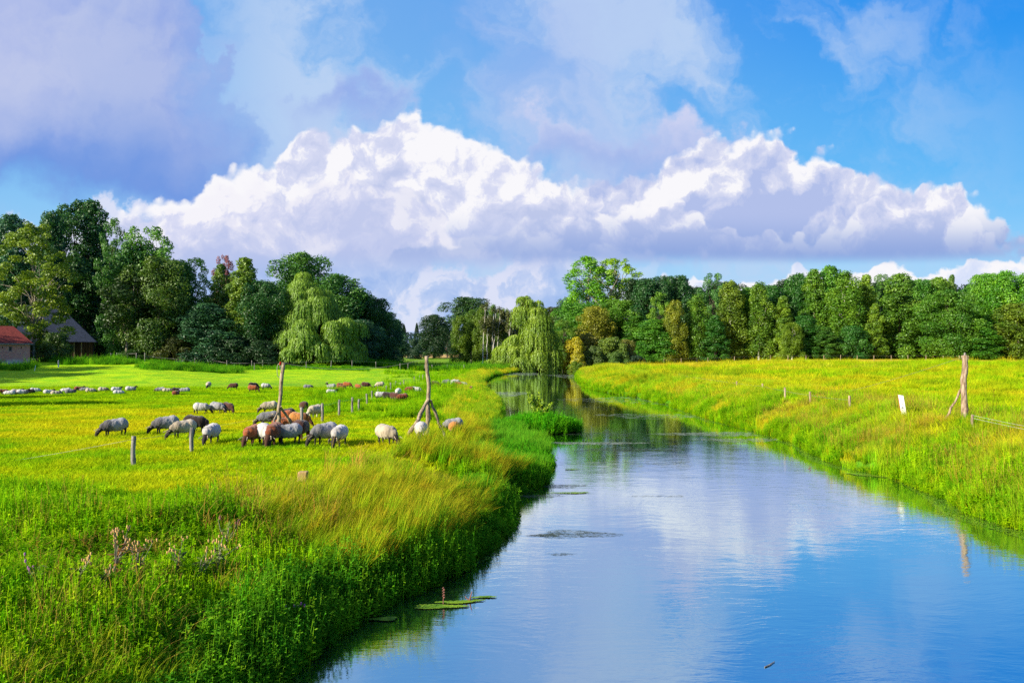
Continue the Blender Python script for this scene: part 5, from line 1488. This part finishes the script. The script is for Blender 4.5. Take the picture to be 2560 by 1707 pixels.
addk('weed', [proto('weed_clump', p_, t_, VM_WEED) for p_, t_ in (herb(rg, 7, .2, .4, .85, .05, 22, .2) for _ in range(3))])

def scatter_object(name, label, cat, keys, pts, scl, rot, kidx):
    """one object whose points carry plant clumps (geometry nodes)"""
    me = bpy.data.meshes.new(name)
    n = len(pts)
    me.vertices.add(n); me.vertices.foreach_set('co', np.asarray(pts, np.float32).ravel())
    for nm, typ, fld, arr in (('scl', 'FLOAT_VECTOR', 'vector', scl), ('rot', 'FLOAT_VECTOR', 'vector', rot)):
        a = me.attributes.new(nm, typ, 'POINT'); a.data.foreach_set(fld, np.asarray(arr, np.float32).ravel())
    a = me.attributes.new('kind', 'INT', 'POINT'); a.data.foreach_set('value', np.asarray(kidx, np.int32))
    me.update()
    o = bpy.data.objects.new(name, me); COL.objects.link(o)
    col = bpy.data.collections.new(name + '_kinds')
    objs = [q for k in keys for q in KP[k]]
    for i, q in enumerate(objs):
        c = q.copy(); c.name = 'k%02d_' % i + q.name; col.objects.link(c)
    ng = bpy.data.node_groups.new(name, 'GeometryNodeTree')
    ng.interface.new_socket('Geometry', in_out='INPUT', socket_type='NodeSocketGeometry')
    ng.interface.new_socket('Geometry', in_out='OUTPUT', socket_type='NodeSocketGeometry')
    gi = ng.nodes.new('NodeGroupInput'); go = ng.nodes.new('NodeGroupOutput')
    ci = ng.nodes.new('GeometryNodeCollectionInfo'); ci.inputs[0].default_value = col; ci.inputs['Separate Children'].default_value = True; ci.inputs['Reset Children'].default_value = True
    ip = ng.nodes.new('GeometryNodeInstanceOnPoints'); ip.inputs['Pick Instance'].default_value = True
    def attr(nm, typ):
        q = ng.nodes.new('GeometryNodeInputNamedAttribute'); q.data_type = typ; q.inputs[0].default_value = nm
        return [s for s in q.outputs if s.enabled][0]
    L = ng.links
    L.new(gi.outputs[0], ip.inputs['Points']); L.new(ci.outputs[0], ip.inputs['Instance'])
    L.new(attr('kind', 'INT'), ip.inputs['Instance Index']); L.new(attr('rot', 'FLOAT_VECTOR'), ip.inputs['Rotation']); L.new(attr('scl', 'FLOAT_VECTOR'), ip.inputs['Scale'])
    L.new(ip.outputs[0], go.inputs[0])
    md = o.modifiers.new('plants', 'NODES'); md.node_group = ng
    tag(o, label, cat, kind='stuff')
    return o

def edge_s(x, y):
    xl, xr = shore_x(y); return xl - x, x - xr      # distance inland on the left, on the right
def vnoise(x, y, f, ph=0.0):
    return 0.5 + 0.25 * (np.sin(x * f + ph + 1.3 * np.sin(y * f * .7 + ph)) + np.cos(y * f * 1.21 - ph + 1.7 * np.sin(x * f * .53 + 2 * ph)))

class Bed:
    def __init__(self): self.p, self.s, self.r, self.k = [], [], [], []
    def add(self, x, y, sc, k0, nk, seed=0, free=True, zs=None, sink=.02, minz=-.05):
        n = len(x); r = np.random.default_rng(seed + 5)
        z = np.maximum(ground_z(x, y), minz) - sink
        self.p.append(np.stack([x, y, z], 1))
        s_ = sc * r.uniform(.7, 1.3, n)
        zz = s_ * r.uniform(.7, 1.25, n) * (1 if zs is None else zs) * (.55 + .9 * vnoise(x, y, 1.15, 4.0 + seed))
        self.s.append(np.stack([s_, s_, zz], 1))
        self.r.append(np.stack([r.normal(size=n) * .06, r.normal(size=n) * .06, r.random(n) * 6.283 if free else r.normal(size=n) * .45], 1))
        self.k.append(k0 + r.integers(0, nk, n))
    def make(self, name, label, cat, keys):
        return scatter_object(name, label, cat, keys, np.concatenate(self.p), np.concatenate(self.s), np.concatenate(self.r), np.concatenate(self.k))

def sample(seed, n, y0, y1, u0, u1, power=1.0):
    """points in a wedge of land, thinning out with distance"""
    r = np.random.default_rng(seed)
    q = r.random(n)
    e = 2.0 - power
    y = (y0 ** e + (y1 ** e - y0 ** e) * q) ** (1 / e) if abs(e) > 1e-3 else y0 * (y1 / y0) ** q
    x = y * (u0 + (u1 - u0) * r.random(n))
    return x, y, r

# short turf, left pasture and right field
B = Bed()
x, y, r = sample(1, 62000, 7.5, 85, -.72, .06, 1.35)
sl, sr = edge_s(x, y); k = (sl > 2.2) & (r.random(len(x)) < 1.0)
x, y = x[k], y[k]; B.add(x, y, .9 + y / 26.0, 0, 3, 1, zs=.95 / (.9 + y / 26.0))
x, y, r = sample(2, 42000, 18, 130, .05, .74, 1.3)
sl, sr = edge_s(x, y); k = sr > 2.5
x, y = x[k], y[k]; B.add(x, y, 1.1 + y / 24.0, 0, 3, 2, zs=1.5 / (1.1 + y / 24.0))
# longer tussocks in it
x, y, r = sample(3, 26000, 16, 150, .05, .74, 1.2)
sl, sr = edge_s(x, y); k = (sr > 1.5) & (vnoise(x, y, .33, 1.0) + .35 * vnoise(x, y, 1.3, 2.0) > .62)
x, y = x[k], y[k]; B.add(x, y, .9 + y / 70.0, 3, 3, 3, zs=.75)
x, y, r = sample(4, 14000, 7, 70, -.72, .04, 1.3)
sl, sr = edge_s(x, y); k = (sl > 2.0) & (vnoise(x, y, .7, 3.0) > .66) & (y < 18)
x, y = x[k], y[k]; B.add(x, y, .7, 3, 3, 4, zs=.8)
B.make('meadow_grass', 'short lime and golden grass of the pasture and the field', 'grass', ['turf', 'mid'])

# tall grass on both banks
B = Bed()
r = np.random.default_rng(21)
def strip(side, n, y0, y1, s0, s1, seed, p=1.25):
    r = np.random.default_rng(seed); q = r.random(n); e = 2 - p
    y = (y0 ** e + (y1 ** e - y0 ** e) * q) ** (1 / e)
    xl, xr = shore_x(y); s_ = s0 + (s1 - s0) * r.random(n)
    return (xl - s_ if side < 0 else xr + s_), y, s_, r
# keys: tall 0-3, rush 4-6, straw 7-8, gold 9-11
x, y, s_, r = strip(-1, 3000, 7, 27, .3, 4.6, 31, 1.0)
k = (vnoise(x, y, .8, .4) > .46) & (y < 26) & (s_ < np.minimum((y - 5) * .32 + 1.0, 3.6)); B.add(x[k], y[k], .46, 0, 4, 31, False)
x, y, s_, r = strip(-1, 2600, 12, 31, .2, 3.5, 32, 1.0)
k = vnoise(x, y, .6, 1.4) + .02 * (y - 18) > .42
k = k & (y < 26 + 0 * s_); B.add(x[k], y[k], .56, 4, 3, 32, False)
x, y, s_, r = strip(-1, 1000, 31, 44, 2.3, 3.7, 33, 1.0); B.add(x, y, .5, 4, 3, 33, False)
x, y, s_, r = strip(-1, 170, 6.5, 22, .6, 4.0, 34, 1.0); B.add(x, y, .75, 7, 2, 34, False)
x, y, s_, r = strip(-1, 5200, 46, 195, .1, 3.6, 35, 1.3); B.add(x, y, .5 + y / 450, 9, 3, 35)
k=None
x, y, s_, r = strip(-1, 1400, 46, 120, .1, 1.6, 36, 1.3); B.add(x, y, .6, 0, 4, 36)
x, y, s_, r = strip(1, 6500, 15, 60, -.1, 4.5, 41, 1.0)
k = vnoise(x, y, .9, 2.4) > .38; B.add(x[k], y[k], .52, 9, 3, 41)
x, y, s_, r = strip(1, 3600, 15, 60, -.1, 6.0, 42, 1.0)
k = vnoise(x, y, .7, 4.4) > .42; B.add(x[k], y[k], .50, 0, 4, 42)
x, y, s_, r = strip(1, 9000, 55, 198, .1, 9.0, 43, 1.2); B.add(x, y, .45 + y / 450, 9, 3, 43)
x, y, s_, r = strip(1, 1500, 16, 70, .2, 6.0, 44, 1.0); B.add(x, y, .55, 7, 2, 44)
x, y, s_, r = strip(1, 3000, 70, 198, .1, 7.0, 45, 1.2); B.add(x, y, .42 + y / 500, 0, 4, 45)
B.make('bank_grass', 'tall wind-bent grass and rushes with golden and rusty tips on both river banks', 'grass', ['tall', 'rush', 'straw', 'gold'])

# leafy herbs
B = Bed()   # herb 0-3, herbd 4-6, weed 7-9
x, y, s_, r = strip(-1, 2300, 6.5, 27, -.25, .8, 51, 1.0); B.add(x, y, .85, 4, 3, 51, minz=0.02)
x, y, s_, r = strip(-1, 1500, 34, 150, -.1, .9, 52, 1.2); B.add(x, y, .9, 4, 3, 52, minz=0.02)
x, y, r = sample(53, 11000, 6.3, 16.5, -.72, -.05, 1.0)
sl, sr = edge_s(x, y); k = (sl > 1.0) & (vnoise(x, y, .55, .3) - .04 * (y - 8.5) > .12)
B.add(x[k], y[k], .80, 0, 4, 53)
x, y, r = sample(54, 2600, 14, 27, -.72, -.05, 1.0)
sl, sr = edge_s(x, y); k = (sl > 2.5) & (vnoise(x, y, .8, 1.3) > .62)
B.add(x[k], y[k], .34, 0, 4, 54)
x, y, r = sample(55, 5000, 40, 75, -.26, -.02, 1.0)
sl, sr = edge_s(x, y); k = (sl > 1.5) & (vnoise(x, y, .45, 2.3) > .42)
B.add(x[k], y[k], 1.0, 0, 4, 55)
x, y, r = sample(56, 2600, 60, 165, -.16, .04, 1.0)
sl, sr = edge_s(x, y); k = (sl > 1.5) & (vnoise(x, y, .3, 3.3) > .5)
B.add(x[k], y[k], 1.5, 0, 4, 56)
x, y, s_, r = strip(1, 6500, 15, 62, -.15, 5.0, 57, 1.0)
k = vnoise(x, y, .75, 5.1) + (s_ < .6) * .1 > .52; B.add(x[k], y[k], 1.0, 0, 4, 57, minz=.02)
x, y, s_, r = strip(1, 1500, 15, 62, -.2, .8, 64, 1.0); B.add(x, y, .6, 0, 4, 64, minz=.02)
x, y, s_, r = strip(1, 1900, 60, 198, -.3, .9, 65, 1.2); B.add(x, y, 1.0, 0, 4, 65, minz=.02)
x, y, s_, r = strip(1, 1500, 15, 45, .2, 7.0, 58, 1.0); B.add(x, y, .75, 7, 3, 58)
x, y, s_, r = strip(-1, 200, 7, 17, 1.0, 5.0, 59, 1.0); B.add(x, y, .7, 7, 3, 59)
x, y, s_, r = strip(-1, 1500, 6.5, 26, .3, 2.6, 63, 1.0); k = vnoise(x, y, 1.1, .8) > .5; B.add(x[k], y[k], .80, 0, 4, 63)
# rank growth under the shed, barn and thicket
x, y, r = sample(60, 2600, 112, 136, -.66, -.34, 1.0)
k = vnoise(x, y, .25, 1.1) > .55; B.add(x[k], y[k], 1.7, 4, 3, 60)
x, y, r = sample(61, 3000, 133, 141, -.62, -.18, 1.0); B.add(x, y, .7, 4, 3, 61)
x, y, r = sample(62, 5200, 150, 176, -.20, .02, 1.0)
sl, sr = edge_s(x, y); k = sl > 2
B.add(x[k], y[k], 1.8, 4, 3, 62)
B.make('bank_herbs', 'leafy green nettles, thistles and docks on the banks and in the pasture', 'herbs', ['herb', 'herbd', 'weed'])

# reeds and cress on the spit, herbs on the islet
B = Bed()   # reed 0-2, lush 3-5
x, y, s_, r = strip(-1, 2300, 27.5, 42, -.05, 2.6, 71, 1.0); B.add(x, y, .50, 0, 3, 71, False, minz=0.0)
x, y, s_, r = strip(-1, 1300, 25, 31.5, -.2, 2.4, 72, 1.0); B.add(x, y, .75, 3, 3, 72, minz=0.0)
B.make('reeds', 'bright green reeds and cress on the spit reaching into the river', 'reeds', ['reed', 'lush'])
B = Bed()
r = np.random.default_rng(73); n = 950
a = r.random(n) * 6.283; q = np.sqrt(r.random(n)) * 1.02
x = ISL[0] + np.cos(a) * q * ISL[2]; y = ISL[1] + np.sin(a) * q * ISL[3]
B.add(x, y, 1.25, 0, 3, 73, minz=0.04)
B.make('islet_herbs', 'bright green cress mounding over the small islet in the river', 'herbs', ['lush'])

# small willow sapling on the islet
rg = np.random.default_rng(88)
root = empty('willow_sapling', (ISL[0] - .15, ISL[1] - .1, .28))
stm, Pl, An = [], [], []
for i in range(34):
    a = rg.random() * 6.283; h_ = rg.uniform(.8, 2.05) * (1 if i < 15 else .6); ox = rg.normal() * .30 + (-.15 if h_ > 1.3 else .1); oy = rg.normal() * .25
    p = [(ox * t ** 1.3 + .1 * math.cos(a), oy * t ** 1.3, h_ * t) for t in np.linspace(0, 1, 6)]
    stm.append(tube(p, np.linspace(.012, .004, 6), 4))
    for j in range(62):
        t = rg.uniform(.15, 1.0); an = rg.random() * 6.283
        Pl.append([ox * t ** 1.3 + .1 * math.cos(a) + math.cos(an) * .07, oy * t ** 1.3 + math.sin(an) * .07, h_ * t + .03]); An.append([math.cos(an), math.sin(an), 1.0])
n = len(Pl)
V, F_ = kites(np.array(Pl), rg.normal(size=(n, 3)), .20, .085, rg, axis=np.array(An))
o = link('foliage', mesh_from('foliage', [(V, F_)], tone=np.repeat(rg.random(n), 4)), M_LEAF, root); o.color = (.30, .46, .02, 1)
link('stems', mesh_from('stems', stm), M_PALEBARK, root)
tag(root, 'young pale green willow sapling growing on the small islet', 'sapling')

# duckweed and floating mats
M_DUCK, N = new_mat('duckweed')
pos = N.n('ShaderNodeNewGeometry').outputs['Position']
n1 = N.noise(pos, 3.0, 5.0, .7)
c = N.mix(N.ss(n1, .35, .65), (0.09, 0.22, 0.008), (0.22, 0.36, 0.012))
finish(N, principled(N, c, 0.7, None, .3))
def mat_patch(name, outline_pts, label, seed, z=.006, hole=.0):
    """speckled mat: many small leaves lying on the water inside a ragged outline"""
    pass
def floating(name, label, x, y, size, mat=None, seed=0, z=.012, kind='stuff', cat='water plants'):
    w_ = ground_z(x, y) < .03; x, y = x[w_], y[w_]
    r = np.random.default_rng(seed); n = len(x)
    P = np.stack([x, y, np.full(n, z) + r.random(n) * .006], 1)
    V, F_ = kites(P, np.tile([0, 0, 1.0], (n, 1)) + r.normal(size=(n, 3)) * .06, size * (0.6 + .8 * r.random(n)), size * .8 * (0.5 + .7 * r.random(n)), r)
    o = link(name, mesh_from(name, [(V, F_)]), mat or M_DUCK)
    return tag(o, label, cat, kind=kind)
xs, ys = [], []
x, y, s_, r = strip(1, 34000, 14, 75, -1.0, .3, 91, 1.25)
k = (s_ > -.20 - .75 * vnoise(x, y, .55, .3)) ; xs.append(x[k]); ys.append(y[k])
x, y, s_, r = strip(-1, 14000, 8, 40, -.75, .3, 92, 1.2)
k = (s_ > -.08 - .55 * np.clip(vnoise(x, y, .8, 2.3) - .45, 0, 1) * 2); xs.append(x[k]); ys.append(y[k])
def blob_pts(cx_, cy_, rx, ry, n, seed, ang=0.0):
    r = np.random.default_rng(seed); a = r.random(n) * 6.283; q = np.sqrt(r.random(n)) * (1 + .25 * np.sin(3 * a + seed))
    ex, ey = np.cos(a) * q * rx, np.sin(a) * q * ry
    return cx_ + ex * math.cos(ang) - ey * math.sin(ang), cy_ + ex * math.sin(ang) + ey * math.cos(ang)
for (px, py, rx, ry, n, ang) in ((1095, 1517, .42, .10, 1500, .05), (1150, 1505, .38, .07, 1100, .15), (1210, 1493, .20, .04, 500, .1), (960, 1548, .22, .08, 700, .1), (1420, 1232, .60, .10, 700, .1), (1445, 1233, .35, .05, 300, .2), (1428, 1174, .25, .10, 300, 0),
                                 (2200, 1190, 1.2, .25, 2500, -.5)):
    Y = CZ * FPX / (py - HY); x, y = blob_pts((px - CX) / FPX * Y, Y, rx, ry, n, px, ang); xs.append(x); ys.append(y)
floating('duckweed', 'bright green duckweed fringe floating along the banks', np.concatenate(xs), np.concatenate(ys), .038, seed=4)
# dark trailing water weed breaking the surface
M_WW = simple_mat('water_weed', (0.055, 0.075, 0.03), .6)
xs, ys, An = [], [], []
r = np.random.default_rng(95)
for (px, py, rx, ry, n) in ((1440, 1335, .9, .40, 900), (1360, 1338, .35, .14, 260), (1400, 1215, .8, .35, 460), (1560, 1125, 2.2, .7, 900), (1500, 1085, 2.0, 1.2, 500), (1350, 1240, .7, .3, 260), (1650, 1240, .8, .15, 90), (1400, 1385, .3, .1, 60), (1300, 945, 3, 8, 500), (1440, 1020, 3.0, 3.0, 260), (1720, 1100, 3.0, 1.2, 260), (1500, 965, 5, 6, 380)):
    Y = CZ * FPX / (py - HY); x, y = blob_pts((px - CX) / FPX * Y, Y, rx, ry, n, px + 1); xs.append(x); ys.append(y)
x, y = np.concatenate(xs), np.concatenate(ys); n = len(x)
sz = np.clip(y / 20, 1.0, 6.0) * .7
P = np.stack([x, y, np.full(n, .007)], 1)
V, F_ = kites(P, np.tile([0, 0, 1.0], (n, 1)) + r.normal(size=(n, 3)) * .03, .16 * sz * (0.5 + r.random(n)), .012 * sz, r, axis=np.stack([np.ones(n), .35 * r.normal(size=n), np.zeros(n)], 1))
tag(link('water_weed', mesh_from('water_weed', [(V, F_)]), M_WW), 'dark strands of water weed trailing at the river surface', 'water plants', kind='stuff')

# pale scum lines drifting on the slow reaches
M_SCUM = simple_mat('river_scum', (0.34, 0.40, 0.32), .7)
xs, ys = [], []
for (px, py, rx, ry, n) in ((1290, 935, 5, 9, 500), (1260, 985, 2.2, 5, 420), (1430, 940, 4, 10, 300), (1560, 1000, 5, 5, 300), (1480, 1108, 2.4, .5, 420), (1780, 1085, 2.6, 1.0, 420), (1850, 1100, 2.0, .8, 260), (1650, 1040, 4, 2.0, 240), (1560, 1160, 3, 1.0, 200)):
    Y = CZ * FPX / (py - HY); x, y = blob_pts((px - CX) / FPX * Y, Y, rx, ry, n, px + 3); xs.append(x); ys.append(y)
x, y = np.concatenate(xs), np.concatenate(ys); w_ = ground_z(x, y) < -.02; x, y = x[w_], y[w_]; n = len(x)
sz = np.clip(y / 22, 1.0, 6.0)
V, F_ = kites(np.stack([x, y, np.full(n, .008)], 1), np.tile([0, 0, 1.0], (n, 1)), .20 * sz * (0.4 + r.random(n)), .018 * sz, r, axis=np.stack([np.ones(n), .2 * r.normal(size=n), np.zeros(n)], 1))
tag(link('river_scum', mesh_from('river_scum', [(V, F_)]), M_SCUM), 'pale scum and leaf litter drifting in thin lines on the river', 'scum', kind='stuff')

# things poking out of the near water
def wpt(px, py): 
    Y = CZ * FPX / (py - HY); return Vector(((px - CX) / FPX * Y, Y, 0))
M_DEAD = simple_mat('dead_stalk', (0.20, 0.085, 0.06), .8, 0, .4)
g = wpt(1173, 1502); root = empty('twig', g)
part('stem', tube([g + Vector((0, 0, -.05)), g + Vector((.02, 0, .07)), g + Vector((.05, 0, .17))], [.016, .012, .006], 6), M_DEAD, root, g)
part('side_twig', tube([g + Vector((0, 0, .02)), g + Vector((-.05, -.02, .06)), g + Vector((-.07, 0, .09))], [.012, .008, .004], 5), M_DEAD, root, g)
tag(root, 'forked dead twig sticking out of the duckweed mat near the left bank', 'twig')
g = wpt(1108, 1508); root = empty('dead_flower_stalk', g)
part('stem', tube([g, g + Vector((.01, 0, .25))], [.008, .005], 5), M_DEAD, root, g)
bb = [tube([g + Vector((.005 + .012 * (-1) ** i, 0, .10 + i * .022)), g + Vector((.008, 0, .125 + i * .022))], [.016, .008], 5) for i in range(8)]
part('seed_head', bb, M_DEAD, root, g)
tag(root, 'brown seed stalk standing in the shallow water left of the forked twig', 'stalk')
g = wpt(1925, 1662); root = link('floating_reed', mesh_from('floating_reed', [tube([g + Vector((-.10, -.08, .008)), g + Vector((0, 0, .012)), g + Vector((.10, .11, .010))], [.007, .008, .005], 5)]), M_PALEBARK)
tag(root, 'single pale reed stem floating in the open water near the bottom edge', 'reed')
g = wpt(2025, 1172); root = link('snag', mesh_from('snag', [tube([g + Vector((-.06, 0, .0)), g + Vector((.03, 0, .05)), g + Vector((-.04, 0, .10))], [.015, .018, .008], 5)]), M_DEAD)
tag(root, 'tiny dark snag above the surface by the right bank', 'twig')

# thistles gone to seed in the near left bank, each a plant of its own
M_DOWN = simple_mat('thistle_down', (0.44, 0.27, 0.10), .95, 0, .4); M_PURP = simple_mat('purple_bloom', (0.26, 0.10, 0.26), .8)
M_THL = leaf_material('thistle_leaves', .25)
def thistle(px, py, h_, nh, seed, label, bloom=M_DOWN, leafc=(0.10, 0.16, 0.02), tilt=.15):
    r = np.random.default_rng(seed); 
    g = at(px, py, 5.0); root = empty('thistle', g)
    stems, heads, P, A = [], [], [], []
    for i in range(nh):
        t0 = r.uniform(.45, .75); tip = np.array([tilt * h_ + r.normal() * .11, r.normal() * .11, h_ * r.uniform(.82, 1.05)])
        s0 = np.array([tilt * h_ * t0, 0, h_ * t0 * .85])
        stems.append(tube([s0, (s0 + tip) / 2 + r.normal(size=3) * .015, tip], [.007, .005, .004], 4))
        for j in range(3):
            c = tip + r.normal(size=3) * .028
            heads.append(tube([c - [0, 0, .02], c, c + [0, 0, .022]], [.006, .014, .011], 6))
    stems.append(tube([(0, 0, -.05), (tilt * h_ * .4, 0, h_ * .45), (tilt * h_ * .8, 0, h_ * .8)], [.013, .011, .007], 6))
    for j in range(60):
        t = r.uniform(.05, .85); a = r.random() * 6.283
        P.append([tilt * h_ * t + math.cos(a) * .07, math.sin(a) * .07, h_ * t]); A.append([math.cos(a), math.sin(a), .3])
    V, F_ = kites(np.array(P), np.tile([0, 0, 1.0], (60, 1)) + r.normal(size=(60, 3)) * .4, .15, .04, r, axis=np.array(A))
    link('stem', mesh_from('stem', stems), M_PALEBARK, root)
    o = link('leaves', mesh_from('leaves', [(V, F_)], tone=np.repeat(r.random(60), 4)), M_THL, root); o.color = (*leafc, 1)
    link('flower_heads', mesh_from('flower_heads', heads, True), bloom, root)
    tag(root, label, 'thistle', 'thistles in the near left bank')
for a in [
    (275, 1500, .95, 9, 1, 'largest brown thistle gone to seed in the near left foreground', M_DOWN, (.30, .16, .04)),
    (330, 1490, .80, 8, 2, 'bushy thistle with pale down right of the largest brown one', M_DOWN, (.28, .20, .04)),
    (240, 1530, .62, 4, 3, 'small thistle with white tufts below the largest brown one', M_DOWN),
    (185, 1520, .66, 3, 4, 'thistle with pinkish tufts left of the largest brown one', M_DOWN),
    (435, 1475, .72, 4, 5, 'thistle with creamy seed tufts in the middle of the foreground herbs', M_DOWN),
    (490, 1490, .68, 3, 6, 'short thistle with down between two creamy-tufted ones', M_DOWN),
    (537, 1470, .74, 5, 7, 'tuft-headed thistle at the edge of the tall rushes', M_DOWN),
    (560, 1400, .70, 3, 8, 'thistle with dull brown buds above the rush clump', M_DEAD),
    (715, 1585, .45, 2, 9, 'leaning thistle with one bright purple bloom near the water', M_PURP),
    (85, 1510, .6, 2, 10, 'single purple-budded thistle at the far left of the foreground', M_PURP),
]: thistle(*a)
